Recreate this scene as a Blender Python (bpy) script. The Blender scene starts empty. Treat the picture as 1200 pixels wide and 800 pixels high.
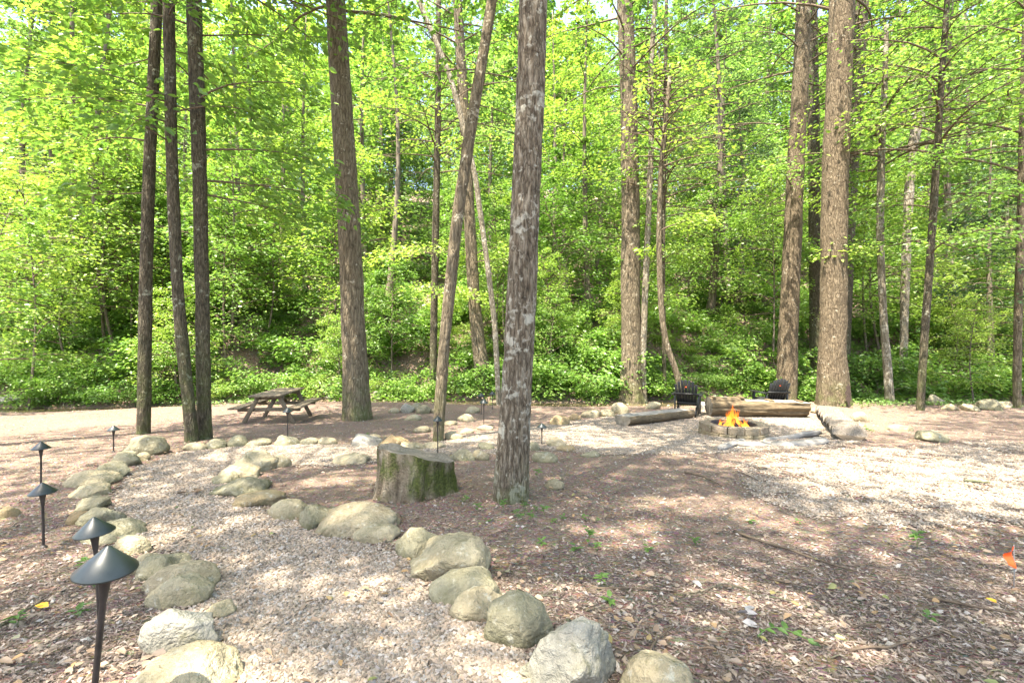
import bpy, math, random
import numpy as np
R = math.radians
sc = bpy.context.scene
C = sc.collection

# ------------------------------------------------------------------ camera, sky, sun, exposure
F, UC, VH, EYE = 533.0, 600.0, 395.0, 1.6
cam_d = bpy.data.cameras.new('camera'); cam = bpy.data.objects.new('camera', cam_d); C.objects.link(cam)
cam_d.sensor_width = 36.0; cam_d.lens = 36.0*F/1200.0; cam_d.shift_y = -5/1200.0
cam_d.clip_start = 0.05; cam_d.clip_end = 600
cam.location = (0, 0, EYE); cam.rotation_euler = (R(90), 0, 0)
sc.camera = cam
SUN_EL, SUN_AZ = 68.0, -142.0           # azimuth measured from +Y towards +X
sdir = np.array([math.sin(R(SUN_AZ))*math.cos(R(SUN_EL)), math.cos(R(SUN_AZ))*math.cos(R(SUN_EL)), math.sin(R(SUN_EL))])
w = bpy.data.worlds.new('World'); sc.world = w; w.use_nodes = True
nt = w.node_tree; bg = nt.nodes['Background']
sky = nt.nodes.new('ShaderNodeTexSky'); sky.sky_type = 'NISHITA'; sky.sun_disc = False
sky.sun_elevation = R(SUN_EL); sky.sun_rotation = R(SUN_AZ); sky.air_density = 1.0; sky.dust_density = 2.5; sky.ozone_density = 0.6
nt.links.new(sky.outputs[0], bg.inputs[0]); bg.inputs[1].default_value = 0.15
sl = bpy.data.lights.new('sun', 'SUN'); sl.energy = 4.2; sl.angle = R(0.53); sl.color = (1, .94, .84)
so = bpy.data.objects.new('sun', sl); C.objects.link(so); so.location = (0, 0, 40)
from mathutils import Vector, Matrix
so.rotation_euler = Vector(sdir).to_track_quat('Z', 'Y').to_euler()
vs = sc.view_settings; vs.view_transform = 'Standard'; vs.look = 'None'; vs.gamma = 1; vs.use_curve_mapping = False
vs.exposure = 2.6
vs.use_white_balance = True; vs.white_balance_temperature = 6850; vs.white_balance_tint = 10
cy = sc.cycles
cy.use_denoising = True; cy.denoiser = 'OPENIMAGEDENOISE'
cy.max_bounces = 7; cy.diffuse_bounces = 4; cy.glossy_bounces = 2; cy.transmission_bounces = 5; cy.transparent_max_bounces = 8
cy.caustics_reflective = False; cy.caustics_refractive = False; cy.sample_clamp_indirect = 6

# ------------------------------------------------------------------ noise, terrain
def _h(ix, iy, iz, s):
    n = (ix*374761393 + iy*668265263 + iz*2147483647 + s*974634777) & 0xffffffff
    n = ((n ^ (n >> 13))*1274126177) & 0xffffffff
    n = ((n ^ (n >> 16))*2246822519) & 0xffffffff
    return ((n ^ (n >> 15)) & 0xffff)/65535.0
def vnoise(P, s=0):
    P = np.asarray(P, float); i = np.floor(P).astype(np.int64); f = P-i; f = f*f*(3-2*f)
    x, y, z = i[..., 0], i[..., 1], i[..., 2]; r = 0
    for dx in (0, 1):
        for dy in (0, 1):
            for dz in (0, 1):
                wgt = (f[..., 0] if dx else 1-f[..., 0])*(f[..., 1] if dy else 1-f[..., 1])*(f[..., 2] if dz else 1-f[..., 2])
                r = r + wgt*_h(x+dx, y+dy, z+dz, s)
    return r*2-1
def fbm(P, o=3, s=0):
    P = np.asarray(P, float); r = 0; a = 1.0
    for k in range(o): r = r+a*vnoise(P*2**k, s+k*17); a *= .5
    return r
def n2(x, y, sc_, o=2, s=0):
    x = np.asarray(x, float); y = np.asarray(y, float)
    return fbm(np.stack([x*sc_, y*sc_, x*0+.37], -1), o, s)
PY = [-40, .6, 1.3, 2.2, 3.3, 4.5, 7, 9.5, 11.5, 14.6, 15.4, 15.9, 16.6, 17.4, 18.4, 26, 30.3, 31, 60, 150]
PZ = [.5, .5, .42, .22, .06, 0, -.15, -.33, -.45, -.52, -.72, -.95, -.95, -.7, -.3, 4.1, 4.25, 4.5, 18.5, 50]
def hgt(x, y):
    x = np.asarray(x, float); y = np.asarray(y, float)
    ye = y+.5*np.sin(x*.35+.6)*np.clip((y-9)/5, 0, 1)*np.clip((25-y)/6, 0, 1)+np.clip(-x-8, 0, 6)*.2*np.clip((y-6)/6, 0, 1)*np.clip((25-y)/6, 0, 1)
    z = sum(np.interp(ye+d, PY, PZ)*k for d, k in ((-.5, .2), (-.2, .2), (0, .2), (.2, .2), (.5, .2)))
    amp = .025+.22*np.clip((y-17.5)/4, 0, 1)*np.where((y > 25) & (y < 31), .15, 1)
    return z+amp*n2(x, y, .8, 3, 5)
def gp(u, v):
    """ground point where the view ray of the photograph's pixel meets the terrain"""
    Y = np.linspace(.8, 40, 4000); x = (u-UC)/F*Y; z = EYE-(v-VH)/F*Y
    k = np.argmax(z < hgt(x, Y)); Yk = Y[k] if k else 40.
    return Vector(((u-UC)/F*Yk, Yk, float(hgt((u-UC)/F*Yk, Yk))))
def up(u, v, Y): return Vector(((u-UC)/F*Y, Y, EYE-(v-VH)/F*Y))
def inpoly(x, y, poly):
    c = np.zeros(x.shape, bool); n = len(poly); j = n-1
    for i in range(n):
        xi, yi = poly[i]; xj, yj = poly[j]
        c ^= ((yi > y) != (yj > y)) & (x < (xj-xi)*(y-yi)/(yj-yi+1e-12)+xi); j = i
    return c

# ------------------------------------------------------------------ mesh helpers
class MB:
    def __init__(s): s.V = []; s.n = 0; s.Fs = []
    def add(s, V, Fc, mi=0):
        V = np.asarray(V, float).reshape(-1, 3); Fc = np.asarray(Fc, np.int64)
        s.V.append(V); s.Fs.append((Fc+s.n, mi)); s.n += len(V); return s
    def mesh(s, name, mats, smooth=True):
        me = bpy.data.meshes.new(name); V = np.concatenate(s.V)
        me.vertices.add(len(V)); me.vertices.foreach_set('co', V.astype(np.float32).ravel())
        L = np.concatenate([f.ravel() for f, m in s.Fs]); cnt = np.concatenate([np.full(len(f), f.shape[1]) for f, m in s.Fs])
        mi = np.concatenate([np.full(len(f), m) for f, m in s.Fs])
        me.loops.add(len(L)); me.loops.foreach_set('vertex_index', L.astype(np.int32))
        me.polygons.add(len(cnt)); me.polygons.foreach_set('loop_start', np.concatenate([[0], np.cumsum(cnt)[:-1]]).astype(np.int32))
        me.polygons.foreach_set('material_index', mi.astype(np.int32))
        me.polygons.foreach_set('use_smooth', np.full(len(cnt), smooth))
        for m in (mats if isinstance(mats, (list, tuple)) else [mats]): me.materials.append(m)
        me.update(calc_edges=True); return me
    def obj(s, name, mats, parent=None, smooth=True, loc=None):
        return link(name, s.mesh(name, mats, smooth), parent, loc)
    # shapes
    def box(s, c, d, rot=None, mi=0, bev=.12):
        """a box with chamfered long edges"""
        d = np.array(d, float)/2; b = min(d)*bev
        a = np.argmax(d); o = [k for k in range(3) if k != a]
        prof = []
        p, q = d[o[0]], d[o[1]]
        for x, y in ((p-b, q), (p, q-b), (p, -q+b), (p-b, -q), (-p+b, -q), (-p, -q+b), (-p, q-b), (-p+b, q)): prof.append((x, y))
        rings = []
        for t, k in ((-d[a], 1-b/min(p, q)*.7), (-d[a]+b, 1), (d[a]-b, 1), (d[a], 1-b/min(p, q)*.7)):
            r = np.zeros((8, 3)); r[:, a] = t
            for i, (x, y) in enumerate(prof): r[i, o[0]] = x*k; r[i, o[1]] = y*k
            rings.append(r)
        V = np.concatenate(rings); Fq = [[i*8+j, i*8+(j+1) % 8, (i+1)*8+(j+1) % 8, (i+1)*8+j] for i in range(3) for j in range(8)]
        M = np.array(rot) if rot is not None else np.eye(3)
        V = V@M[:3, :3].T+np.array(c)
        s.add(V, Fq, mi); n0 = s.n-32
        s.Fs.append((np.array([[n0+j for j in range(7, -1, -1)], [n0+24+j for j in range(8)]]), mi)); return s
    def tube(s, pts, rad, k=8, mi=0, cap=True):
        pts = np.asarray(pts, float); n = len(pts); rad = np.broadcast_to(rad, n)
        T = np.gradient(pts, axis=0); T /= np.linalg.norm(T, axis=1)[:, None]+1e-12
        ref = np.array([1., 0, 0]) if abs(T[0][0]) < .8 else np.array([0, 1., 0])
        A = np.cross(T, ref); A /= np.linalg.norm(A, axis=1)[:, None]+1e-12; B = np.cross(T, A)
        th = np.arange(k)*2*math.pi/k
        V = pts[:, None]+rad[:, None, None]*(np.cos(th)[None, :, None]*A[:, None]+np.sin(th)[None, :, None]*B[:, None])
        i, j = np.meshgrid(np.arange(n-1), np.arange(k), indexing='ij'); j2 = (j+1) % k
        s.add(V, np.stack([i*k+j, i*k+j2, (i+1)*k+j2, (i+1)*k+j], -1).reshape(-1, 4), mi)
        if cap:
            n0 = s.n-n*k; s.Fs.append((np.array([[n0+(n-1)*k+q for q in range(k)], [n0+q for q in range(k-1, -1, -1)]]), mi))
        return s
    def lathe(s, prof, k=24, mi=0, c=(0, 0, 0)):
        prof = np.array(prof, float); th = np.arange(k)*2*math.pi/k; n = len(prof)
        V = np.stack([prof[:, 0, None]*np.cos(th), prof[:, 0, None]*np.sin(th), prof[:, 1, None]+0*th], -1)+np.array(c)
        i, j = np.meshgrid(np.arange(n-1), np.arange(k), indexing='ij'); j2 = (j+1) % k
        return s.add(V, np.stack([i*k+j, i*k+j2, (i+1)*k+j2, (i+1)*k+j], -1).reshape(-1, 4), mi)
    def leaves(s, P, D, N, L, W, mi=0, six=False):
        """folded leaf blades: P base, D direction, N normal"""
        P = np.asarray(P); n = len(P); D = D/(np.linalg.norm(D, axis=1)[:, None]+1e-9)
        S = np.cross(N, D); S /= np.linalg.norm(S, axis=1)[:, None]+1e-9; N = np.cross(D, S)
        L = np.broadcast_to(L, n)[:, None]; W = np.broadcast_to(W, n)[:, None]
        if six:
            dr = -.12*L*N
            V = np.stack([P, P+.28*L*D+.5*W*S+.08*L*N, P+.68*L*D+.36*W*S+.03*L*N, P+L*D+dr, P+.68*L*D-.36*W*S+.03*L*N, P+.28*L*D-.5*W*S+.08*L*N], 1)
            i = np.arange(n)[:, None]*6
            s.add(V, np.concatenate([i+[[0, 3, 2, 1]], i+[[0, 5, 4, 3]]]), mi)
        else:
            V = np.stack([P, P+.42*L*D+.5*W*S+.1*L*N, P+L*D, P+.42*L*D-.5*W*S+.1*L*N], 1)
            i = np.arange(n)[:, None]*4
            s.add(V, np.concatenate([i+[[0, 2, 1]], i+[[0, 3, 2]]]), mi)
        return s
def link(name, me, parent=None, loc=None):
    o = bpy.data.objects.new(name, me); C.objects.link(o)
    if parent: o.parent = parent
    if loc is not None: o.location = loc
    return o
def empty(name, loc=(0, 0, 0), rz=0):
    o = bpy.data.objects.new(name, None); C.objects.link(o); o.location = loc; o.rotation_euler.z = rz; o.empty_display_size = .2; return o
def tag(o, label=None, cat=None, group=None, kind=None):
    if label: o['label'] = label
    if cat: o['category'] = cat
    if group: o['group'] = group
    if kind: o['kind'] = kind
    return o
def copy_tree(o, parent=None):
    c = o.copy(); C.objects.link(c); c.parent = parent
    for ch in list(o.children): copy_tree(ch, c)
    return c
def rotz(a): return np.array([[math.cos(a), -math.sin(a), 0], [math.sin(a), math.cos(a), 0], [0, 0, 1]])
def rotx(a): return np.array([[1, 0, 0], [0, math.cos(a), -math.sin(a)], [0, math.sin(a), math.cos(a)]])
def roty(a): return np.array([[math.cos(a), 0, math.sin(a)], [0, 1, 0], [-math.sin(a), 0, math.cos(a)]])

# ------------------------------------------------------------------ materials
class Mat:
    def __init__(s, name):
        s.m = bpy.data.materials.new(name); s.m.use_nodes = True; s.t = s.m.node_tree; s.p = s.t.nodes['Principled BSDF']; s.out = s.t.nodes['Material Output']
    def n(s, typ, **kw):
        d = s.t.nodes.new(typ)
        for k, v in kw.items():
            if k.startswith('i_'):
                key = k[2:]; key = int(key) if key.isdigit() else key.replace('_', ' ')
                if hasattr(v, 'is_output') or hasattr(v, 'links'): s.t.links.new(v, d.inputs[key])
                else: d.inputs[key].default_value = v
            else: setattr(d, k, v)
        return d
    def l(s, a, b): s.t.links.new(a, b)
    def obj(s, scale=(1, 1, 1)):
        return s.n('ShaderNodeMapping', i_Vector=s.n('ShaderNodeTexCoord').outputs['Object'], i_Scale=scale).outputs[0]
    def noise(s, vec, scale, detail=4, rough=.55):
        return s.n('ShaderNodeTexNoise', i_Vector=vec, i_Scale=scale, i_Detail=detail, i_Roughness=rough).outputs[0]
    def ramp(s, fac, stops, interp='LINEAR'):
        d = s.n('ShaderNodeValToRGB', i_Fac=fac); d.color_ramp.interpolation = interp
        e = d.color_ramp.elements
        while len(e) < len(stops): e.new(.5)
        for q, (p, c) in zip(e, stops): q.position = p; q.color = (*c, 1) if len(c) == 3 else c
        return d.outputs[0]
    def mix(s, fac, a, b, typ='MIX'):
        d = s.n('ShaderNodeMix', data_type='RGBA', blend_type=typ)
        for k, v in ((0, fac), (6, a), (7, b)):
            if hasattr(v, 'links'): s.l(v, d.inputs[k])
            else: d.inputs[k].default_value = v if k == 0 else (*v, 1)
        return d.outputs[2]
    def bump(s, h, strength=.5, dist=.02):
        s.l(s.n('ShaderNodeBump', i_Height=h, i_Strength=strength, i_Distance=dist).outputs[0], s.p.inputs['Normal'])
    def col(s, c, rough=.8, spec=.3):
        if hasattr(c, 'links'): s.l(c, s.p.inputs['Base Color'])
        else: s.p.inputs['Base Color'].default_value = (*c, 1)
        s.p.inputs['Roughness'].default_value = rough; s.p.inputs['Specular IOR Level'].default_value = spec
        return s
def simple(name, c1, c2, scale=8, stretch=(1, 1, 1), rough=.8, bump=.3, spec=.3, dist=.01):
    m = Mat(name); v = m.obj(stretch); n = m.noise(v, scale)
    m.col(m.ramp(n, [(.3, c1), (.7, c2)]), rough, spec); m.bump(n, bump, dist); return m.m
def leafmat(name, stops, trans=.52, tr_tint=(1.08, 1.15, .72), per_obj=.35, gloss=.03):
    m = Mat(name); t = m.t; g = m.n('ShaderNodeNewGeometry').outputs['Random Per Island']
    oi = m.n('ShaderNodeObjectInfo').outputs['Random']
    a = m.n('ShaderNodeMath', operation='MULTIPLY', i_0=g, i_1=1-per_obj).outputs[0]
    f = m.n('ShaderNodeMath', operation='MULTIPLY_ADD', i_0=oi, i_1=per_obj, i_2=a).outputs[0]
    c = m.ramp(f, stops)
    ct = m.mix(1.0, c, tr_tint, 'MULTIPLY')
    d = m.n('ShaderNodeBsdfDiffuse', i_Color=c).outputs[0]; tr = m.n('ShaderNodeBsdfTranslucent', i_Color=ct).outputs[0]
    mx = m.n('ShaderNodeMixShader', i_0=trans, i_1=d, i_2=tr).outputs[0]
    gl = m.n('ShaderNodeBsdfGlossy', i_Color=(1, 1, 1, 1), i_Roughness=.42).outputs[0]
    m.l(m.n('ShaderNodeMixShader', i_0=gloss, i_1=mx, i_2=gl).outputs[0], m.out.inputs[0]); t.nodes.remove(m.p)
    return m.m
G = leafmat
M = {}
M['leaf'] = G('leaf_green', [(0, (.08, .165, .032)), (.5, (.145, .265, .05)), (1, (.25, .365, .08))])
M['leaf_y'] = G('leaf_yellow_green', [(0, (.14, .235, .04)), (.5, (.235, .355, .06)), (1, (.36, .455, .095))])
M['leaf_c'] = G('leaf_hazy', [(0, (.11, .205, .055)), (.5, (.19, .31, .085)), (1, (.31, .43, .15))])  # distance haze put into the leaf colour: paler and bluer for far trees
M['leaf_s'] = G('leaf_shrub', [(0, (.075, .165, .028)), (.5, (.15, .28, .048)), (1, (.27, .40, .085))])
M['leaf_d'] = G('leaf_dark_evergreen', [(0, (.035, .075, .03)), (.6, (.06, .12, .045)), (1, (.10, .17, .06))], trans=.3)
M['weed'] = G('leaf_weed', [(0, (.06, .13, .028)), (1, (.14, .24, .055))], trans=.35)
M['litter'] = G('fallen_leaf', [(0, (.16, .10, .06)), (.35, (.3, .22, .15)), (.6, (.28, .22, .17)), (.88, (.33, .21, .10)), (.95, (.20, .22, .08)), (1, (.33, .29, .24))], trans=.1, tr_tint=(1, 1, 1), per_obj=0, gloss=.02)

def barkmat(name, dark, mid, light, lich=(.42, .42, .36), lamt=.60, sz=1.0, moss=.0, dist=.03):
    m = Mat(name); v = m.obj((1, 1, .22)); v1 = m.obj()
    n1 = m.noise(v, 22*sz, 6, .65); n3 = m.noise(v1, 3.2, 4, .6); n4 = m.noise(v1, 14, 3, .6)
    dv = m.n('ShaderNodeVectorMath', operation='MULTIPLY_ADD', i_0=m.n('ShaderNodeTexNoise', i_Vector=v, i_Scale=9*sz, i_Detail=5.).outputs[1], i_1=(.16, .16, .16), i_2=v).outputs[0]
    vo = m.n('ShaderNodeTexVoronoi', i_Vector=dv, i_Scale=13*sz, feature='DISTANCE_TO_EDGE').outputs[0]
    c = m.ramp(n1, [(.28, dark), (.48, mid), (.7, light)])
    c = m.mix(m.ramp(vo, [(0, (.6,)*3), (.10, (0, 0, 0))]), c, tuple(x*.45 for x in dark))
    lm = m.ramp(m.n('ShaderNodeMath', operation='MULTIPLY', i_0=n3, i_1=n4).outputs[0], [(lamt*.5, (0, 0, 0)), (lamt*.5+.06, (.8,)*3)])
    c = m.mix(lm, c, lich)
    if moss:
        sep = m.n('ShaderNodeSeparateXYZ', i_Vector=v1).outputs['Z']
        z = m.n('ShaderNodeMapRange', i_Value=sep, i_1=0.0, i_2=moss, i_3=.65, i_4=.0).outputs[0]
        c = m.mix(m.n('ShaderNodeMath', operation='MULTIPLY', i_0=z, i_1=m.ramp(n3, [(.4, (0, 0, 0)), (.6, (1, 1, 1))])).outputs[0], c, (.09, .11, .03))
    m.col(c, .92, .15)
    hh = m.n('ShaderNodeMath', operation='MULTIPLY_ADD', i_0=m.ramp(vo, [(0, (0, 0, 0)), (.25, (1, 1, 1))]), i_1=.6, i_2=n1).outputs[0]
    m.bump(hh, .9, dist); return m.m
M['bark_grey'] = barkmat('bark_grey_plated', (.04, .030, .02), (.15, .117, .08), (.32, .275, .205), (.42, .395, .315), .56, 1.5, .5)
M['bark_brown'] = barkmat('bark_brown', (.06, .046, .03), (.14, .112, .073), (.22, .182, .125), (.36, .33, .25), .68, 1.0, 1.2)
M['bark_red'] = barkmat('bark_reddish', (.06, .045, .029), (.135, .104, .067), (.21, .168, .113), (.38, .34, .26), .70, 1.3, 1.0)
M['bark_dark'] = barkmat('bark_dark', (.035, .03, .02), (.09, .075, .05), (.17, .145, .10), (.30, .30, .22), .66, 1.6, 2.5)
M['bark_pale'] = barkmat('bark_pale', (.10, .085, .058), (.19, .162, .115), (.28, .25, .19), (.34, .32, .26), .55, 1.0, .6)
M['bark_far'] = simple('bark_far', (.08, .065, .045), (.19, .155, .115), 7, (1, 1, .2), .95, .5)
M['twig'] = simple('twig_bark', (.07, .05, .035), (.16, .12, .08), 20, (1, 1, 1), .9, .2)

def groundmat():
    m = Mat('mulch_soil'); v = m.obj()
    n1 = m.noise(v, .7, 5, .6); n2_ = m.noise(v, 38, 5, .7); n3 = m.noise(v, 9, 4, .6)
    vo = m.n('ShaderNodeTexVoronoi', i_Vector=m.n('ShaderNodeMapping', i_Vector=m.mix(.12, v, m.n('ShaderNodeTexNoise', i_Vector=v, i_Scale=6.).outputs[1]), i_Scale=(1, 1.7, 1)).outputs[0], i_Scale=42.)
    c = m.ramp(n2_, [(.3, (.075, .052, .038)), (.5, (.17, .123, .093)), (.72, (.31, .24, .19))])
    c = m.mix(.4, c, m.mix(1., c, vo.outputs['Color'], 'OVERLAY'))
    c = m.mix(m.ramp(n1, [(.35, (0, 0, 0)), (.65, (.55,)*3)]), c, (.25, .18, .135))
    c = m.mix(m.ramp(n3, [(.55, (0, 0, 0)), (.75, (.5,)*3)]), c, (.10, .075, .05))
    m.col(c, .95, .1)
    m.bump(m.n('ShaderNodeMath', operation='MULTIPLY_ADD', i_0=vo.outputs['Distance'], i_1=.8, i_2=n2_).outputs[0], .8, .03); return m.m
M['ground'] = groundmat()
def gravelmat():
    m = Mat('gravel_bed'); v = m.obj(); vo = m.n('ShaderNodeTexVoronoi', i_Vector=v, i_Scale=60.)
    s = m.n('ShaderNodeSeparateColor', i_Color=vo.outputs['Color']).outputs[0]
    c = m.ramp(s, [(0, (.15, .12, .09)), (.3, (.25, .205, .155)), (.6, (.33, .28, .22)), (.85, (.31, .235, .17)), (1, (.45, .41, .35))])
    n = m.noise(v, 1.3, 4)
    c = m.mix(m.ramp(n, [(.4, (0, 0, 0)), (.7, (.5,)*3)]), c, (.25, .195, .15))
    c = m.mix(m.ramp(vo.outputs['Distance'], [(.45, (0, 0, 0)), (.8, (.7,)*3)]), c, (.10, .075, .055))
    m.col(c, .9, .2); m.bump(vo.outputs['Distance'], -.9, .02) if False else m.bump(m.n('ShaderNodeMath', operation='SUBTRACT', i_0=1., i_1=vo.outputs['Distance']).outputs[0], .9, .02); return m.m
M['gravelbed'] = gravelmat()
def islandmat(name, stops, rough=.85, spec=.25):
    m = Mat(name); g = m.n('ShaderNodeNewGeometry').outputs['Random Per Island']
    c = m.ramp(g, stops); n = m.noise(m.obj(), 60, 3)
    m.col(m.mix(.35, c, m.mix(1., c, m.ramp(n, [(.3, (.5,)*3), (.7, (1, 1, 1))]), 'MULTIPLY')), rough, spec); return m.m
M['pebble'] = islandmat('pebble', [(0, (.14, .11, .082)), (.25, (.25, .20, .148)), (.5, (.35, .29, .22)), (.7, (.39, .29, .205)), (.85, (.32, .28, .24)), (1, (.46, .41, .35))])
M['chip'] = islandmat('wood_chip', [(0, (.055, .039, .029)), (.35, (.145, .106, .08)), (.65, (.225, .172, .135)), (.9, (.30, .24, .195)), (1, (.38, .32, .27))])

def rockmat(name, a, b, c_, moss=.35):
    m = Mat(name); v = m.obj(); oi = m.n('ShaderNodeObjectInfo').outputs['Random']
    vv = m.n('ShaderNodeVectorMath', operation='ADD', i_0=v, i_1=m.n('ShaderNodeCombineXYZ', i_0=oi, i_1=oi, i_2=oi).outputs[0]).outputs[0]
    n1 = m.noise(vv, 5, 6, .62); n2_ = m.noise(vv, 38, 4, .65); n3 = m.noise(vv, 9, 5, .65)
    c = m.ramp(n1, [(.3, a), (.52, b), (.72, c_)])
    c = m.mix(.4, c, m.ramp(n2_, [(.3, tuple(x*.5 for x in b)), (.7, c_)]))
    c = m.mix(m.ramp(n3, [(.56, (0, 0, 0)), (.68, (.6,)*3)]), c, (.10, .092, .04))
    c = m.mix(m.n('ShaderNodeMath', operation='MULTIPLY', i_0=oi, i_1=.3).outputs[0], c, (.25, .24, .15))
    n5 = m.noise(vv, 17, 5, .7); c = m.mix(m.ramp(n5, [(.58, (0, 0, 0)), (.66, (.5,)*3)]), c, (.44, .43, .35))
    vq = m.n('ShaderNodeVectorMath', operation='MULTIPLY_ADD', i_0=m.n('ShaderNodeTexNoise', i_Vector=vv, i_Scale=4., i_Detail=6.).outputs[1], i_1=(.5, .5, .5), i_2=vv).outputs[0]
    ck = m.n('ShaderNodeTexVoronoi', i_Vector=vq, i_Scale=1.5, feature='DISTANCE_TO_EDGE').outputs[0]; c = m.mix(m.n('ShaderNodeMath', operation='MULTIPLY', i_0=m.ramp(ck, [(0, (.3,)*3), (.008, (0, 0, 0))]), i_1=m.ramp(n1, [(.42, (0, 0, 0)), (.55, (1, 1, 1))])).outputs[0], c, tuple(x*.5 for x in a))
    # moss on surfaces near the soil
    gz = m.n('ShaderNodeSeparateXYZ', i_Vector=m.n('ShaderNodeTexCoord').outputs['Generated']).outputs['Z']
    mk = m.n('ShaderNodeMapRange', i_Value=m.n('ShaderNodeMath', operation='MULTIPLY_ADD', i_0=n1, i_1=.7, i_2=gz).outputs[0], i_1=.45, i_2=.95, i_3=moss, i_4=0.).outputs[0]
    c = m.mix(mk, c, (.10, .10, .035))
    m.col(c, .88, .2)
    m.bump(m.n('ShaderNodeMath', operation='MULTIPLY_ADD', i_0=m.ramp(ck, [(0, (0, 0, 0)), (.012, (1, 1, 1))]), i_1=.05, i_2=m.n('ShaderNodeMath', operation='MULTIPLY_ADD', i_0=n2_, i_1=.45, i_2=n3).outputs[0]).outputs[0], .9, .05); return m.m
M['rock_tan'] = rockmat('rock_tan_sandstone', (.18, .14, .078), (.32, .262, .16), (.45, .385, .262), .5)
M['rock_olive'] = rockmat('rock_olive', (.12, .106, .062), (.225, .20, .125), (.32, .29, .20), .65)
M['rock_grey'] = rockmat('rock_grey', (.14, .128, .105), (.27, .25, .21), (.40, .375, .325), .3)
M['rock_orange'] = rockmat('rock_orange', (.17, .11, .05), (.29, .20, .10), (.38, .29, .17), .4)

def woodmat(name, a, b, c_, s=(1, 8, 8), rough=.85):
    m = Mat(name); v = m.obj(s); n = m.noise(v, 6, 6, .6); n2_ = m.noise(m.obj(), 5, 3)
    c = m.ramp(n, [(.3, a), (.5, b), (.7, c_)]); c = m.mix(m.ramp(n2_, [(.4, (0, 0, 0)), (.7, (.45,)*3)]), c, tuple(x*.6 for x in b))
    m.col(c, rough, .2); m.bump(n, .6, .008); return m.m
M['table_wood'] = woodmat('weathered_table_wood', (.085, .065, .042), (.165, .13, .086), (.24, .20, .14))
M['log_side'] = woodmat('weathered_log_shaded', (.035, .026, .015), (.12, .088, .05), (.23, .18, .112), (1., 14, 14))  # weathered brown wood, darkened further for the shade on the log fronts
M['log_top'] = woodmat('silvery_log_top', (.11, .10, .085), (.22, .205, .18), (.33, .31, .275), (1.2, 9, 9))
M['log_grey'] = woodmat('brown_grey_log', (.06, .048, .036), (.14, .118, .092), (.24, .21, .175), (1.2, 12, 12))
def endmat(name, a, b):
    m = Mat(name); v = m.obj(); wv = m.n('ShaderNodeTexWave', wave_type='RINGS', rings_direction='Z', i_Vector=v, i_Scale=9., i_Distortion=9., i_Detail=4.).outputs[1]
    n = m.noise(v, 8); c = m.mix(.75, m.ramp(wv, [(.2, a), (.8, b)]), m.ramp(n, [(.3, a), (.7, b)])); m.col(c, .9, .15); m.bump(n, .6, .012); return m.m
M['cut'] = endmat('cut_wood', (.09, .078, .058), (.22, .195, .155))
M['cut_dark'] = endmat('cut_wood_dark', (.10, .075, .05), (.25, .2, .14))
def stumpmat():
    m = Mat('mossy_stump_bark'); v = m.obj((1, 1, .3)); v1 = m.obj()
    n = m.noise(v, 11, 6, .65); n3 = m.noise(m.obj((1, 1, .55)), 4.2, 5, .6)
    c = m.ramp(n, [(.3, (.05, .037, .024)), (.5, (.21, .165, .11)), (.72, (.40, .335, .235))])
    mo = m.ramp(m.noise(v1, 40, 3), [(.3, (.03, .045, .008)), (.7, (.095, .12, .022))])
    c = m.mix(m.ramp(n3, [(.45, (0, 0, 0)), (.6, (.85,)*3)]), c, mo); m.col(c, .95, .1); m.bump(m.n('ShaderNodeMath', operation='MULTIPLY_ADD', i_0=m.noise(v1, 45, 4), i_1=.5, i_2=n).outputs[0], 1., .06); return m.m
M['stump'] = stumpmat()
M['black'] = simple('black_paint', (.008, .009, .009), (.016, .017, .017), 30, rough=.45, bump=.05, spec=.4)
M['lamp'] = simple('dark_bronze_metal', (.010, .016, .016), (.022, .030, .029), 18, rough=.42, bump=.06, spec=.5)
M['stake'] = simple('dark_stake_metal', (.018, .015, .013), (.05, .04, .034), 25, rough=.5, bump=.1, spec=.4)
M['flag'] = simple('orange_flag', (.85, .10, .02), (.9, .15, .03), 6, rough=.6, bump=.05)
M['wire'] = simple('flag_wire', (.2, .2, .2), (.3, .3, .3), 10, rough=.4)
M['brick'] = rockmat('firepit_block', (.13, .096, .056), (.215, .165, .10), (.29, .232, .15), .2)
M['brick_sunlit'] = rockmat('firepit_block_sunlit', (.15, .11, .072), (.235, .178, .12), (.31, .245, .175), .05)  # same blocks with sun painted into the upper course, paler and pinker
M['char_shade'] = simple('charred_wood_hollow_shade', (.012, .01, .009), (.09, .06, .045), 14, (1, 6, 6), .95, .5)
M['ash'] = simple('ash', (.05, .045, .04), (.22, .2, .18), 20, rough=1, bump=.5)
M['steel'] = simple('sooty_steel', (.01, .01, .01), (.04, .033, .03), 9, rough=.6)
M['road'] = simple('road_asphalt', (.25, .25, .26), (.33, .33, .33), 20, rough=.9)
def watermat():
    m = Mat('creek_water'); m.col((.10, .085, .045), .06, .5); m.bump(m.noise(m.obj((1, 2.5, 1)), 5, 3), .25, .02); return m.m
M['water'] = watermat()
def firemat():
    m = Mat('flame'); z = m.n('ShaderNodeSeparateXYZ', i_Vector=m.n('ShaderNodeTexCoord').outputs['Generated']).outputs['Z']
    c = m.ramp(z, [(0, (1, .62, .16)), (.28, (1, .38, .05)), (1, (1, .13, .005))])
    st = m.n('ShaderNodeMapRange', i_Value=z, i_1=0., i_2=1., i_3=1.0, i_4=.28).outputs[0]
    e = m.n('ShaderNodeEmission', i_Color=c, i_Strength=st).outputs[0]; tr = m.n('ShaderNodeBsdfTransparent').outputs[0]
    fac = m.ramp(z, [(0, (.42,)*3), (.5, (.33,)*3), (1, (.06,)*3)])
    m.l(m.n('ShaderNodeMixShader', i_0=fac, i_1=tr, i_2=e).outputs[0], m.out.inputs[0]); m.t.nodes.remove(m.p); return m.m
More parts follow.
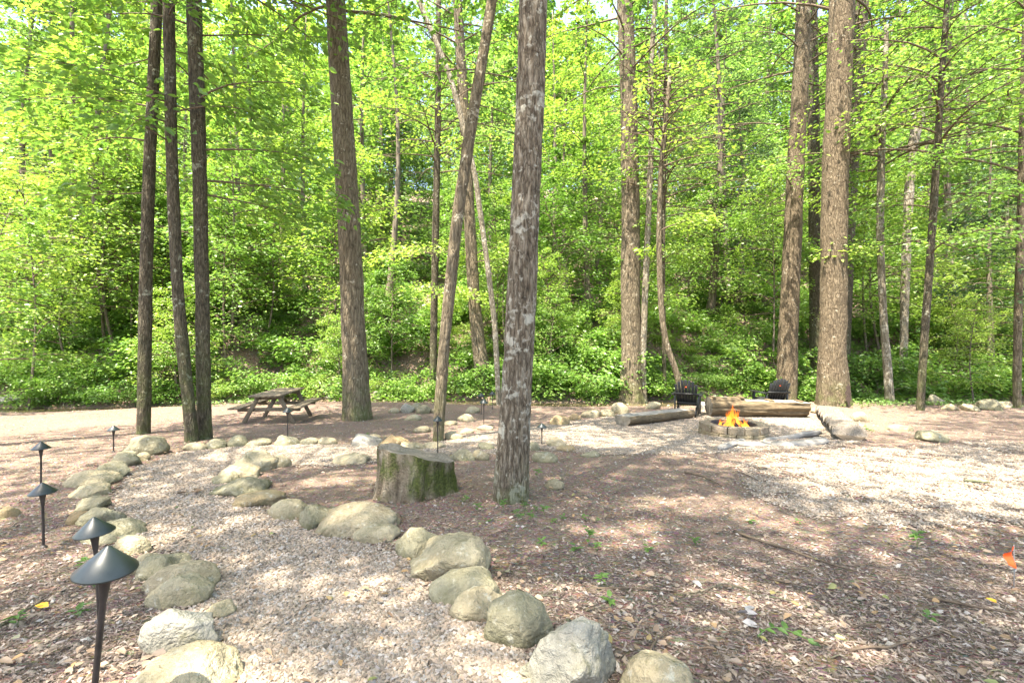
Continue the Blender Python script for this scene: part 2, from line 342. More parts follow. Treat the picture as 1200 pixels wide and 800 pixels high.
M['fire'] = firemat()
def embermat():
    m = Mat('ember'); n = m.noise(m.obj(), 25, 3); m.col((.03, .02, .015), .9)
    m.p.inputs['Emission Color'].default_value = (1, .22, .03, 1); m.l(m.ramp(n, [(.5, (0, 0, 0)), (.65, (1.2,)*3)]), m.p.inputs['Emission Strength']); return m.m
M['ember'] = embermat()

# ------------------------------------------------------------------ ground, path, road, water
def grid_mesh(xs, ys, zoff=0., mask=None):
    X, Y = np.meshgrid(xs, ys, indexing='ij'); V = np.stack([X, Y, hgt(X, Y)+zoff], -1)
    nx, ny = X.shape; i, j = np.meshgrid(np.arange(nx-1), np.arange(ny-1), indexing='ij'); q = np.stack([i*ny+j, (i+1)*ny+j, (i+1)*ny+j+1, i*ny+j+1], -1).reshape(-1, 4)
    V = V.reshape(-1, 3)
    if mask is not None:
        q = q[mask(V[q].mean(1))]; u, inv = np.unique(q, return_inverse=True); V = V[u]; q = inv.reshape(-1, 4)
    return V, q
xs = np.concatenate([np.linspace(-170, -16, 40)[:-1], np.arange(-16, 16.01, .12), np.linspace(16, 170, 40)[1:]])
ys = np.concatenate([np.linspace(-30, .4, 12)[:-1], np.arange(.4, 19, .12), np.arange(19, 34, .4), np.linspace(34, 150, 60)])
tag(MB().add(*grid_mesh(xs, ys)).obj('ground', M['ground']), kind='structure')

PPX = [(262, 835), (255, 760), (248, 705), (222, 676), (180, 645), (150, 612), (133, 588), (136, 566), (165, 546), (200, 532), (240, 526), (300, 521), (390, 520), (480, 522), (520, 517), (560, 508), (640, 498), (700, 490), (770, 482), (860, 479), (960, 484), (1012, 498), (1005, 519), (940, 526), (860, 530), (770, 532), (700, 532), (640, 527), (600, 529), (550, 531), (480, 534), (410, 545), (345, 546), (300, 545), (270, 556), (262, 574), (290, 592), (330, 606), (370, 622), (430, 636), (492, 668), (512, 704), (562, 738), (612, 778), (640, 835)]
POLY = [(p.x, p.y) for p in (gp(*q) for q in PPX)]
POLY2 = [(p.x, p.y) for p in (gp(*q) for q in [(850, 548), (905, 533), (1010, 524), (1110, 522), (1240, 519), (1240, 606), (1130, 607), (1040, 610), (950, 600), (890, 578)])]
def on_gravel(x, y):
    x = np.asarray(x, float); y = np.asarray(y, float)
    a = inpoly(x+.09*n2(x, y, 3., 2, 3), y+.09*n2(x, y, 3., 2, 9), POLY)
    w_ = .45*n2(x, y, 1.4, 4, 13)
    return a | (inpoly(x+w_, y+w_*.8, POLY2) & (n2(x, y, 5., 3, 23) > -.35))
pv, pq = grid_mesh(np.arange(-7, 11, .06), np.arange(1, 14, .06), .007, lambda c: on_gravel(c[:, 0], c[:, 1]))
tag(MB().add(pv, pq).obj('gravel_path', M['gravelbed']), kind='structure')

X, Y = np.meshgrid(np.linspace(-120, 120, 120), np.linspace(26.3, 30., 5), indexing='ij')
rz_ = np.maximum(hgt(X, Y).max(axis=1, keepdims=True)+.03, 4.2)+0*Y
i, j = np.meshgrid(np.arange(119), np.arange(4), indexing='ij')
tag(MB().add(np.stack([X, Y, rz_], -1), np.stack([i*5+j, (i+1)*5+j, (i+1)*5+j+1, i*5+j+1], -1).reshape(-1, 4)).obj('road', M['road']), kind='structure')
xa = np.linspace(-40, 40, 160)
yc = 16.25-.5*np.sin(xa*.35+.6)*1-np.clip(-xa-8, 0, 6)*.2
V = np.concatenate([np.stack([xa, yc-1.3, xa*0-.80], -1), np.stack([xa, yc+1.3, xa*0-.80], -1)])
tag(MB().add(V, [[k, k+1, 161+k, 160+k] for k in range(159)]).obj('creek_water', M['water']), kind='structure')

rng = np.random.default_rng(11)
def scatter(n, x0, x1, y0, y1, fall=6.0, keep=None):
    """random points, thinning with distance from the clearing's near edge"""
    out = []
    tot = 0
    while tot < n:
        m = n*3; y = rng.uniform(y0, y1, m); x = rng.uniform(x0, x1, m)
        p = np.minimum(1, (fall/np.maximum(y, fall*.4))**2*.35); k = rng.random(m) < p
        k &= np.abs(x) < y*1.2+1.0
        x, y = x[k], y[k]
        if keep is not None: k = keep(x, y); x, y = x[k], y[k]
        out.append(np.stack([x, y], -1)); tot += len(x)
    return np.concatenate(out)[:n]
def pebbles(pts, smin, smax, zoff):
    n = len(pts); base = np.array([[1, 0, 0], [0, 1, 0], [-1, 0, 0], [0, -1, 0], [0, 0, 1], [0, 0, -1.]])
    base = np.concatenate([base]); s = rng.uniform(smin, smax, n)[:, None]*np.array([1, .75, .5])*rng.uniform(.7, 1.3, (n, 3))
    V = base[None]*s[:, None]*rng.uniform(.75, 1.25, (n, 6, 1))+rng.normal(0, 1, (n, 6, 3))*s[:, None]*.12
    a = rng.uniform(0, 6.28, n); c, sn = np.cos(a)[:, None], np.sin(a)[:, None]
    X = V[..., 0]*c-V[..., 1]*sn; Y = V[..., 0]*sn+V[..., 1]*c; t = rng.normal(0, .35, (n, 1)); Z = V[..., 2]+X*t
    V = np.stack([X+pts[:, :1], Y+pts[:, 1:], Z+(hgt(pts[:, 0], pts[:, 1])+zoff+s[:, 2]*.35)[:, None]], -1)
    tri = np.array([[0, 1, 4], [1, 2, 4], [2, 3, 4], [3, 0, 4], [1, 0, 5], [2, 1, 5], [3, 2, 5], [0, 3, 5]])
    return V, (np.arange(n)[:, None, None]*6+tri[None]).reshape(-1, 3)
gpts = scatter(80000, -7, 11, 1, 14, 3.2, lambda x, y: on_gravel(x+rng.normal(0, .07, x.shape)*(rng.random(x.shape) < .5), y+rng.normal(0, .10, x.shape)))
tag(MB().add(*pebbles(gpts, .007, .018, .007)).obj('gravel', M['pebble'], smooth=False), 'loose tan and grey gravel stones on the path', 'gravel', kind='stuff')
def chips(pts, lmin, lmax):
    n = len(pts); L = rng.uniform(lmin, lmax, n)*rng.uniform(.5, 1.4, n); W = L*rng.uniform(.08, .3, n); a = rng.uniform(0, 6.28, n)
    d = np.stack([np.cos(a), np.sin(a), rng.normal(0, .22, n)], -1); sd = np.stack([-np.sin(a), np.cos(a), rng.normal(0, .35, n)], -1)
    P = np.stack([pts[:, 0], pts[:, 1], hgt(pts[:, 0], pts[:, 1])+.006+W*.25], -1); nz = np.array([0, 0, 1.])
    l = (L/2)[:, None]; ww = (W/2)[:, None]
    V = np.stack([P-l*d-ww*sd, P+l*d*rng.uniform(.6, 1, (n, 1))-ww*sd, P+l*d+ww*sd*.7, P-l*d*.8+ww*sd, P+nz*ww*.9], 1)
    t = np.array([[0, 1, 4], [1, 2, 4], [2, 3, 4], [3, 0, 4]])
    return V, (np.arange(n)[:, None, None]*5+t[None]).reshape(-1, 3)
cpts = scatter(200000, -16, 16, 1, 15.5, 3.6, lambda x, y: (rng.random(x.shape) < np.clip(.75+.9*n2(x, y, 1.7, 3, 61), .18, 1)) & ( ~on_gravel(x, y) | (rng.random(x.shape) < .08)))
tag(MB().add(*chips(cpts, .009, .029)).obj('mulch', M['chip'], smooth=False), 'brown shredded wood mulch covering the clearing', 'mulch', kind='stuff')
mp = scatter(9000, -16, 16, 1, 15.5, 3.6, lambda x, y: ~on_gravel(x, y))
tag(MB().add(*pebbles(mp, .006, .02, .004)).obj('loose_pebbles', M['pebble'], smooth=False), 'stray pebbles scattered through the mulch', 'pebbles', kind='stuff')
lp = scatter(2200, -16, 16, 1.2, 16, 4., lambda x, y: rng.random(x.shape) < np.clip(.3+1.2*n2(x, y, 1.2, 3, 71), .04, 1)); n = len(lp); a = rng.uniform(0, 6.28, n)
P = np.stack([lp[:, 0], lp[:, 1], hgt(lp[:, 0], lp[:, 1])+.03], -1)
tag(MB().leaves(P, np.stack([np.cos(a), np.sin(a), rng.normal(0, .15, n)], -1), np.stack([rng.normal(0, .3, n), rng.normal(0, .3, n), np.ones(n)], -1), rng.uniform(.025, .06, n), rng.uniform(.015, .035, n), six=True).obj('leaf_litter', M['litter']), 'small dry fallen leaves strewn over the ground', 'leaf litter', kind='stuff')
bp = np.stack([rng.uniform(-22, 22, 9000), rng.uniform(14.2, 26, 9000)], -1); n = len(bp); a = rng.uniform(0, 6.28, n)
P = np.stack([bp[:, 0], bp[:, 1], hgt(bp[:, 0], bp[:, 1])+.04], -1)
tag(MB().leaves(P, np.stack([np.cos(a), np.sin(a), rng.normal(0, .3, n)], -1), np.stack([rng.normal(0, .4, n), rng.normal(0, .4, n), np.ones(n)], -1), rng.uniform(.06, .14, n), rng.uniform(.04, .08, n)).obj('bank_leaf_litter', M['litter']), 'dry fallen leaves lying on the creek bank', 'leaf litter', kind='stuff')

# ------------------------------------------------------------------ trees
# sun patches wanted on the clearing floor; crown leaves are cut away to let them through: u, v, half width, half height in the photograph
GAPS = [(1090, 565, 165, 38), (690, 512, 60, 11), (820, 590, 110, 8), (250, 487, 230, 12), (70, 540, 60, 6), (340, 530, 95, 12), (215, 750, 50, 45), (300, 785, 55, 25), (60, 725, 50, 18), (400, 560, 60, 8), (720, 625, 60, 12), (560, 505, 60, 14), (430, 612, 40, 10), (60, 785, 60, 15), (670, 780, 40, 30), (1120, 785, 90, 15), (210, 690, 35, 22), (250, 620, 40, 5), (530, 635, 40, 14), (870, 690, 40, 12), (470, 460, 50, 8), (930, 610, 70, 7), (1000, 740, 60, 10), (90, 655, 30, 14), (650, 690, 60, 14)]
GW = []
for (u, v, a, b) in GAPS:
    c = gp(u, v); e = gp(u, max(v-b, 462)); e2 = gp(u, v+b); GW.append((c.x, (e.y+e2.y)/2, a/F*c.y, abs(e.y-e2.y)/2+.1))
def in_gap(P):
    x = P[:, 0]-sdir[0]/sdir[2]*(P[:, 2]+.1); y = P[:, 1]-sdir[1]/sdir[2]*(P[:, 2]+.1)
    nn = .3*n2(x, y, 1.6, 2, 31); g = np.zeros(len(P), bool)
    for cx, cy_, a, b in GW: g |= ((x-cx)/a)**2+((y-cy_)/b)**2 < 1+nn*1.5
    return g | (n2(x, y, 1.3, 2, 77) > .74)
def keep_leaf(P):
    q = np.random.default_rng(5).random(len(P)); k = ~(in_gap(P) & (P[:, 2] > 2.5)) | (q < .2)
    x = P[:, 0]-sdir[0]/sdir[2]*(P[:, 2]-1.5); y = P[:, 1]-sdir[1]/sdir[2]*(P[:, 2]-1.5)      # crown leaves also thinned out to let light onto the creek bank
    return k & ~((y > 15.5) & (q > np.where(x/np.maximum(y, 1) < .18, .3, .6)))
def limb(mb, lv, rg, p0, az, L, elev, n_leaf, size, r0, wid=.38, droop=.12, tw=5, spread=.10, mi=0):
    """one limb with side twigs and a flat spray of leaves; leaves collected in lv"""
    t = np.linspace(0, 1, 7); d = np.array([math.cos(az), math.sin(az)]); sdv = np.array([-d[1], d[0]])
    wob = rg.normal(0, .04*L, 2); s = t*L
    off = np.sin(t*3.1)*wob[0]+np.sin(t*6)*wob[1]*.4
    pts = np.stack([p0[0]+d[0]*s+sdv[0]*off, p0[1]+d[1]*s+sdv[1]*off, p0[2]+s*math.tan(elev)*(1-.45*t)-droop*L*t*t], -1)
    mb.tube(pts, r0*(1-t*.85), 5, mi, False)
    for k in range(tw):
        q = rg.uniform(.3, .95); b = np.array([np.interp(q, t, pts[:, c]) for c in range(3)]); sg = 1 if k % 2 else -1
        ln = wid*L*(1-.5*q)*rg.uniform(.7, 1.2); dd = np.array([d[0]*.6+sdv[0]*sg*.8, d[1]*.6+sdv[1]*sg*.8, rg.uniform(-.1, .2)])
        mb.tube(np.stack([b, b+dd*ln*.5+[0, 0, .02], b+dd*ln]), [r0*.35*(1-q*.5), r0*.22, r0*.08], 3, mi, False)
    q = rg.random(n_leaf)**.75*.85+.18; side = rg.uniform(-1, 1, n_leaf)
    b = np.stack([np.interp(q, t, pts[:, c]) for c in range(3)], -1)
    prof = wid*L*np.clip(np.sin(np.clip(q, 0, 1)*2.7+.25), .15, 1)
    P = b+np.concatenate([sdv, [0]])[None]*(side*prof)[:, None]+np.concatenate([d, [0]])[None]*(np.abs(side)*prof*.55)[:, None]
    P[:, 2] += rg.normal(0, spread*L*.5, n_leaf)-.06*L*side**2; P += rg.normal(0, .04*L, (n_leaf, 3))*[1, 1, .4]
    a = az+side*.9+rg.normal(0, .7, n_leaf)
    D = np.stack([np.cos(a), np.sin(a), rg.normal(-.25, .25, n_leaf)], -1)
    N = np.stack([rg.normal(0, .6, n_leaf), rg.normal(0, .6, n_leaf), np.ones(n_leaf)], -1)
    lv.append((P, D, N, rg.uniform(.7, 1.25, n_leaf)*size))
def put_leaves(mb, lv, mi, ratio=.55, six=False, cull=None):
    P, D, N, L = (np.concatenate([q[k] for q in lv]) for k in range(4))
    if cull is not None: k = cull(P); P, D, N, L = P[k], D[k], N[k], L[k]
    mb.leaves(P, D, N, L, L*ratio, mi, six)
def trunk_mesh(name, pts, rad, mat, k=28, ridge=.05, flare=.35, seed=0, step=.06, rs=1.0):
    pts = np.asarray(pts, float); d = np.concatenate([[0], np.cumsum(np.linalg.norm(np.diff(pts, axis=0), axis=1))])
    n = int(max(24, min(260, d[-1]/step))); s = np.concatenate([np.linspace(0, min(d[-1], 8.), int(n*.8))[:-1], np.linspace(min(d[-1], 8.), d[-1], max(3, int(n*.2)))]) if d[-1] > 8.5 else np.linspace(0, d[-1], n)
    # smooth the way points
    ss = np.linspace(0, d[-1], 60); cc = [np.interp(ss, d, pts[:, c]) for c in range(3)]; rr = np.interp(ss, d, rad)
    ker = np.array([1, 2, 3, 2, 1.])/9
    for _ in range(2):
        cc = [np.convolve(np.pad(c, 2, 'reflect', reflect_type='odd'), ker, 'valid') for c in cc]; rr = np.convolve(np.pad(rr, 2, 'edge'), ker, 'valid')
    P = np.stack([np.interp(s, ss, c) for c in cc], -1); r = np.interp(s, ss, rr); n = len(s)
    th = np.arange(k)*2*math.pi/k
    zz = P[:, 2]-P[0, 2]
    r0 = r[0]
    cx, cy_ = np.cos(th), np.sin(th)
    Z = np.broadcast_to(zz[:, None], (n, k)); RR = np.broadcast_to(r[:, None], (n, k))
    Q = np.stack([cx*RR*11*rs, cy_*RR*11*rs, Z*2.2*rs], -1)
    rid = 1-np.abs(vnoise(Q, seed))*2+.5*(1-2*np.abs(vnoise(Q*2.1, seed+3)))
    lump = fbm(np.stack([cx*1.3+0*Z, cy_*1.3+0*Z, Z*1.1], -1), 2, seed+9)
    fl = flare*np.exp(-Z/(2.2*r0+.05))*(1+.45*np.cos(th*5+seed)+.3*np.cos(th*3+seed*2))
    rad2 = RR*(1+ridge*rid+.05*lump+fl)
    V = np.stack([P[:, None, 0]+rad2*cx, P[:, None, 1]+rad2*cy_, P[:, None, 2]+0*rad2], -1)
    i, j = np.meshgrid(np.arange(n-1), np.arange(k), indexing='ij'); j2 = (j+1) % k
    mb = MB().add(V, np.stack([i*k+j, i*k+j2, (i+1)*k+j2, (i+1)*k+j], -1).reshape(-1, 4))
    mb.Fs.append((np.array([[(n-1)*k+q for q in range(k)]]), 0)); return mb.mesh(name, mat)
def main_tree(name, label, base, wps, mat, H=17., crown=(9., 4.3, 7000, .17), low=(), nlow=0, lz=(2.5, 8.), llen=1.7, lsize=.13, lleaf=150, depth=None, k=28, pos=None, ridge=.05, flare=.35, seed=1, leaf='leaf', lean_y=0., group=None, rs=1.0, cat='tree', broken=False):
    """base pixel and way points (u, v, width) up the trunk measured in the photograph, carried to the tree's own distance"""
    rg = np.random.default_rng(seed); g = gp(*base[:2]) if depth is None else up(base[0], base[1], depth)
    if depth is not None: g.z = float(hgt(g.x, g.y))
    Yb = g.y+base[2]/F*g.y*.4; g = Vector((up(base[0], 400, Yb).x, Yb, float(hgt(up(base[0], 400, Yb).x, Yb))))
    if pos: g = Vector((pos[0], pos[1], float(hgt(pos[0], pos[1])))); Yb = g.y
    pts = [(g.x, g.y, g.z-.15)]; rad = [base[2]/F*g.y/2*.9 if not pos else pos[2]]
    if pos: pts.append((g.x+.2, g.y+.1, g.z+5)); rad.append(pos[2]*.85); wps = [0]
    for u, v, ww in (wps if not pos else ()):
        p = up(u, v, Yb); pts.append((p.x, p.y+lean_y*(p.z-g.z), p.z)); rad.append(ww/F*Yb/2*.9)
    p, q = np.array(pts[-1]), np.array(pts[-2]); dr = (p-q)/np.linalg.norm(p-q); dr[:2] *= .6
    ztop = g.z+H
    if not broken and ztop > p[2]+1:
        for f in (.4, 1.): pts.append(tuple(p+dr/dr[2]*(ztop-p[2])*f)); rad.append(rad[len(wps)]*(1-.75*f))
    pts = np.array(pts); root = empty(name, g); lp_ = pts-np.array(g)
    tr = link('trunk', trunk_mesh('trunk', lp_, np.array(rad), mat, k, ridge, flare, seed, rs=rs), root)
    mb = MB(); lv = []
    ax = lambda z: np.array([np.interp(z, pts[:, 2], pts[:, 0]), np.interp(z, pts[:, 2], pts[:, 1])])
    if crown:
        z0, Rc, nl, sz = crown; z1 = ztop; m = 34; nl = int(nl*(.38 if g.y > 12 else .85))
        for i in range(m):
            z = z0+(z1-z0)*(i+rg.random())/m*.95; a = i*2.4+rg.uniform(-.5, .5); f = (z-z0)/(z1-z0)
            L = Rc*(1.05-.75*f**2)*rg.uniform(.65, 1.1); c = ax(z)
            mt_, lt_ = MB(), []
            limb(mt_, lt_, rg, (c[0], c[1], z), a, L, rg.uniform(.1, .55), nl//m, sz, .014+.007*L, .42, .12, 5, .13)
            if keep_leaf(lt_[0][0][::6]).mean() < .4 or L < .8: continue
            lv += lt_
            for (f_, m_) in mt_.Fs: mb.Fs.append((f_+mb.n, 0))
            mb.V += mt_.V; mb.n += mt_.n
        if lv: put_leaves(mb, lv, 1, .6, False, lambda P: keep_leaf(P))
        lv = []
    lows = list(low)
    for i in range(nlow):
        z = rg.uniform(*lz)+g.z; lows.append((z, rg.uniform(0, 6.28), llen*rg.uniform(.6, 1.25), rg.uniform(-.05, .45)))
    for z, a, L, e in lows:
        c = ax(z); limb(mb, lv, rg, (c[0], c[1], z), a, L, e, int(lleaf*L/1.6), lsize, .007+.006*L, .4, .16, 7, .13)
    if lv: put_leaves(mb, lv, 1, .52, True)
    if mb.n:
        for q in mb.V: q -= np.array(g)
        mb.obj('crown', [M['twig'], M[leaf] if leaf in M else M['leaf']], root)
    return tag(root, label, cat, group)
B = M
PI = math.pi
main_tree('tree', 'large grey scaly-barked tree rising beside the mossy stump', (597, 590, 46), [(599, 560, 42), (603, 500, 38), (606, 440, 38), (609, 400, 39), (612, 340, 38), (614, 260, 37), (617, 200, 37), (623, 100, 37), (625, 0, 35)], B['bark_grey'], 16, (8.5, 4.2, 6500, .16), k=128, ridge=.035, flare=.15, seed=3, rs=2.6)
main_tree('tree', 'thick brown trunk standing alone behind the picnic table area', (418, 493, 31), [(418, 470, 31), (414, 380, 29), (410, 280, 28), (404, 180, 27), (393, 0, 24)], B['bark_brown'], 20, (9.5, 4.5, 7500, .17), k=56, flare=.26, seed=5, ridge=.025)
main_tree('tree', 'slender dark-trunked tree right behind the round olive boulder', (168, 509, 14), [(169, 470, 14), (171, 330, 14), (175, 200, 13), (184, 0, 12)], B['bark_dark'], 15, (8.5, 3.6, 6000, .16), k=30, flare=.12, seed=7, low=[(5.4, 3.0, 2.1, .15), (4.4, 3.4, 1.5, .0), (5.9, 2.6, 2.3, .25)], nlow=6, lz=(4.6, 8), llen=1.9, lsize=.15, lleaf=130)
main_tree('tree', 'slim left stem of the close pair of trunks on the gravel bend', (226, 518, 15), [(222, 480, 14), (214, 410, 13), (207, 320, 13), (202, 200, 13), (199, 100, 13), (198, 0, 13)], B['bark_dark'], 16, (8.5, 3.6, 6000, .16), k=30, flare=.1, seed=8, low=[(5.8, -2.2, 1.9, .1), (5.0, -1.2, 1.6, .0)], nlow=4, lz=(4.8, 8), llen=1.8, lsize=.15, lleaf=120)
main_tree('tree', 'straight right stem of the close pair of trunks on the gravel bend', (240, 515, 16), [(239, 470, 16), (237, 350, 15), (234, 200, 16), (230, 80, 17), (227, 0, 17)], B['bark_dark'], 17, (8.8, 3.8, 6000, .16), k=30, flare=.1, seed=9, low=[(5.0, .1, 2.3, .12), (4.2, .5, 1.9, .0), (5.9, -.3, 2.4, .2)], nlow=5, lz=(4.6, 8), llen=2.0, lsize=.15, lleaf=130)
main_tree('tree', 'leaning brown tree tilted to one side above a small path light', (513, 517, 14), [(515, 480, 14), (520, 410, 14), (529, 320, 15), (538, 240, 15), (552, 150, 15), (577, 0, 13)], B['bark_brown'], 13, (8., 3.6, 5000, .16), k=36, flare=.08, seed=10, nlow=1, lz=(6, 8))
main_tree('tree', 'thin dark straight sapling trunk behind the leaning brown tree', (508, 464, 9), [(508, 400, 9), (510, 300, 9), (513, 150, 8), (514, 0, 6)], B['bark_dark'], 13, (8., 3., 4500, .14), seed=11, nlow=8, lz=(3, 9), llen=2., leaf='leaf_y', k=20)
main_tree('tree', 'mossy trunk with a wide curved foot at the creek edge', (568, 460, 20), [(566, 440, 19), (559, 390, 16), (554, 330, 15), (550, 250, 14), (543, 120, 13), (536, 0, 12)], B['bark_brown'], 19, (10, 4., 6000, .16), seed=12, flare=.5, nlow=6, lz=(4, 10), llen=2.2, leaf='leaf_y', k=28)
main_tree('tree', 'thin pale trunk slanting across behind the leaning brown tree', (585, 445, 7), [(580, 380, 7), (570, 300, 7), (556, 200, 7), (528, 90, 7), (490, 0, 7)], B['bark_pale'], 13, (9, 2.5, 3000, .14), seed=13, flare=.05, k=16, leaf='leaf_y', depth=15.3)
main_tree('tree', 'tall brown trunk growing behind the left log bench', (740, 474, 26), [(740, 440, 25), (739, 350, 24), (739, 250, 23), (737, 120, 21), (732, 0, 20)], B['bark_brown'], 22, (10.5, 4.5, 7000, .17), k=44, flare=.3, seed=14, ridge=.03)
main_tree('tree', 'thin wavy pale trunk pressed against the tall brown trunk', (755, 473, 8), [(753, 420, 8), (757, 320, 8), (760, 250, 7), (764, 150, 7), (762, 90, 7), (768, 0, 6)], B['bark_pale'], 14, (9, 2.6, 3500, .14), seed=15, k=16, flare=.1, nlow=4, lz=(5, 9), leaf='leaf')
main_tree('tree', 'spindly sapling trunk beside the slanted trunk near a black chair', (779, 470, 5), [(778, 400, 5), (777, 300, 5), (779, 150, 5), (781, 0, 4)], B['bark_dark'], 12, (6., 2.6, 4000, .14), seed=16, k=12, flare=.05, nlow=9, lz=(3, 8), llen=1.8, leaf='leaf_y')
main_tree('tree', 'crooked slender trunk bending over at its foot behind a black chair', (801, 452, 8), [(794, 437, 8), (782, 410, 8), (775, 370, 7), (772, 290, 7), (774, 200, 6), (785, 90, 5)], B['bark_brown'], 11, (7, 2.4, 2500, .14), seed=17, k=16, flare=.02, nlow=3, lz=(5, 8), leaf='leaf_y', depth=14.6)
main_tree('tree', 'tall reddish-brown trunk behind the long log bench', (921, 452, 23), [(924, 380, 22), (928, 300, 21), (932, 200, 19), (938, 100, 18), (942, 0, 18)], B['bark_red'], 22, (11, 4., 6000, .17), k=36, seed=18, flare=.12, nlow=9, lz=(5.5, 11), llen=2.4, lsize=.14, leaf='leaf', depth=16.6, ridge=.03)
main_tree('tree', 'grey narrow trunk half hidden behind the two biggest right trunks', (956, 425, 13), [(955, 330, 13), (954, 200, 13), (951, 0, 13)], B['bark_dark'], 20, (9, 4., 5500, .17), k=24, seed=19, nlow=9, lz=(4, 11), llen=2.4, leaf='leaf', depth=19.5)
big = main_tree('tree', 'massive tan trunk with a dark hollow split at its foot', (976, 476, 33), [(975, 450, 31), (976, 400, 29), (977, 300, 29), (979, 200, 29), (983, 100, 28), (987, 0, 28)], B['bark_red'], 23, (11, 4.6, 7500, .17), k=56, seed=20, flare=.28, ridge=.03)
zz = np.linspace(.05, .72, 14); aa = np.linspace(-1, 1, 7); rb = .5; Vh = []
for q, z in enumerate(zz):
    hw = .085*math.sin((q+.4)/14*PI)**.8*(1+.35*math.sin(q*1.9)); cxx = .05+.1*(z-.4)**2
    for a in aa: Vh.append((cxx+hw*a, -(rb+.16*rb*math.exp(-z/1.1)+.012)*math.cos((cxx+hw*a)/rb)+.05*(1-abs(a))*0-.012, z))
link('hollow', MB().add(Vh, [[i*7+j, i*7+j+1, (i+1)*7+j+1, (i+1)*7+j] for i in range(13) for j in range(6)]).mesh('hollow', M['char_shade']), big)  # dark sheet laid on the bark, painting the shade inside the hollow
main_tree('tree', 'dark twin trunk rising just behind the massive tan trunk', (988, 420, 13), [(992, 330, 13), (997, 220, 14), (1004, 100, 15), (1010, 0, 15)], B['bark_dark'], 20, (10, 4., 5500, .17), k=24, seed=21, nlow=8, lz=(5, 11), llen=2.3, depth=18.5)
main_tree('tree', 'pale slim curved trunk rising from green ground cover', (1043, 472, 10), [(1040, 430, 9), (1035, 370, 8), (1031, 270, 8), (1033, 180, 8), (1037, 90, 6), (1039, 30, 5)], B['bark_pale'], 12, (6.8, 3.2, 5000, .14), k=20, seed=22, flare=.12, nlow=9, lz=(4, 9), llen=2.3, leaf='leaf_y')
main_tree('broken_snag', 'broken dead snag with a jagged snapped top among leaves', (1058, 410, 8), [(1060, 350, 9), (1064, 250, 10), (1068, 180, 11), (1078, 128, 12)], B['bark_pale'], 9, None, k=20, seed=23, flare=.1, depth=18.2, broken=True)
main_tree('tree', 'thin dark straight trunk with leafy side branches by the creek rocks', (1078, 481, 8), [(1081, 430, 8), (1088, 330, 8), (1095, 230, 8), (1101, 130, 7), (1110, 0, 6)], B['bark_dark'], 13, (6.5, 3.2, 5500, .14), k=18, seed=24, flare=.1, nlow=12, lz=(4, 9), llen=2.3, leaf='leaf')
main_tree('tree', 'thin brown trunk with dark drooping foliage beside the fallen rocks', (1192, 478, 8), [(1192, 420, 8), (1194, 340, 8), (1197, 240, 8), (1200, 100, 7)], B['bark_brown'], 14, (5.5, 3.4, 5000, .13), k=18, seed=25, flare=.1, nlow=10, lz=(2.8, 7), llen=2., lsize=.12, leaf='leaf_d')
for (x, y, sd_, nm) in ((-6.2, 1.0, 41, 'unseen broad tree added for shade left of the near path lights'), (3.4, -1.6, 42, 'unseen broad tree added to shade the near gravel from behind the boulders'), (-2.4, -3.2, 43, 'unseen brown-barked tree added for shade behind the start of the gravel path'), (8.2, 2.6, 44, 'unseen brown-barked tree added for shade past the orange flag'), (-9.6, 6.2, 45, 'unseen brown-barked tree added for shade beyond the dark path light pair'), (1.2, -5.5, 46, 'unseen leafy tree added for shade farther back behind the gravel path start'), (-5.6, -1.8, 48, 'unseen broad tree added to shade the gravel path from the mulch side'), (12.2, 8.0, 47, 'unseen leafy tree added for shade at the edge of the sunlit mulch')):  # unseen trees added out of frame so their crowns dapple the clearing
    main_tree('tree', nm, (0, 0, 20), [], B['bark_brown'], 21, (10.5, 4.8, 8200 if sd_ in (41, 42, 43, 44, 45, 48) else 5200, .17), seed=sd_, pos=(x, y, .2), group=None)
def proto_tree(name, seed, H, z0, Rc, nlimb, nleaf, size, r, leaf, bark, elev=(.1, .55), droop=.12, taper=.8, ratio=.58, spread=.13, wid=.42):
    rg = np.random.default_rng(seed); root = bpy.data.objects.new(name, None); wob = rg.normal(0, .25, 2)
    z = np.linspace(0, H, 12); pts = np.stack([wob[0]*np.sin(z/H*4), wob[1]*np.sin(z/H*3.3), z-.2], -1)
    tr = bpy.data.objects.new('trunk', trunk_mesh('trunk', pts, r*(1-.85*z/H), bark, 12, .03, .25, seed, .3)); tr.parent = root
    mb = MB(); lv = []
    for i in range(nlimb):
        f = ((i+rg.random())/nlimb)**.9; zz = z0+(H*.98-z0)*f; a = i*2.4+rg.uniform(-.6, .6)
        L = Rc*(1.05-taper*f**1.6)*rg.uniform(.6, 1.12); c = [np.interp(zz, pts[:, 2], pts[:, q]) for q in (0, 1)]
        limb(mb, lv, rg, (c[0], c[1], zz), a, L, rg.uniform(*elev), nleaf//nlimb, size, .01+.010*L, wid, droop, 4, spread)
    put_leaves(mb, lv, 1, ratio)
    cr = bpy.data.objects.new('crown', mb.mesh('crown', [M['twig'], M[leaf]])); cr.parent = root
    return root
def place(proto, x, y, rz, s, label, cat, group, z=None, name=None, sz=None):
    r = proto.copy(); C.objects.link(r); r.location = (x, y, (float(hgt(x, y)) if z is None else z)-.02); r.rotation_euler = (0, 0, rz); r.scale = (s, s, s*(sz or 1))
    if name: r.name = name
    for ch in proto.children:
        c = ch.copy(); C.objects.link(c); c.parent = r
        for g in ch.children: d = g.copy(); C.objects.link(d); d.parent = c
    return tag(r, label, cat, group)
rr = random.Random(4)
def zone(x, y):
    for lim, t in ((-.84, 'beyond the dark path lights'), (-.56, 'behind the close pair of trunks'), (-.24, 'behind the picnic table'), (.13, 'behind the big grey tree'), (.56, 'behind the fire pit chairs'), (.85, 'behind the massive tan trunk')):
        if x/y < lim: return t
    return 'above the bank rocks'
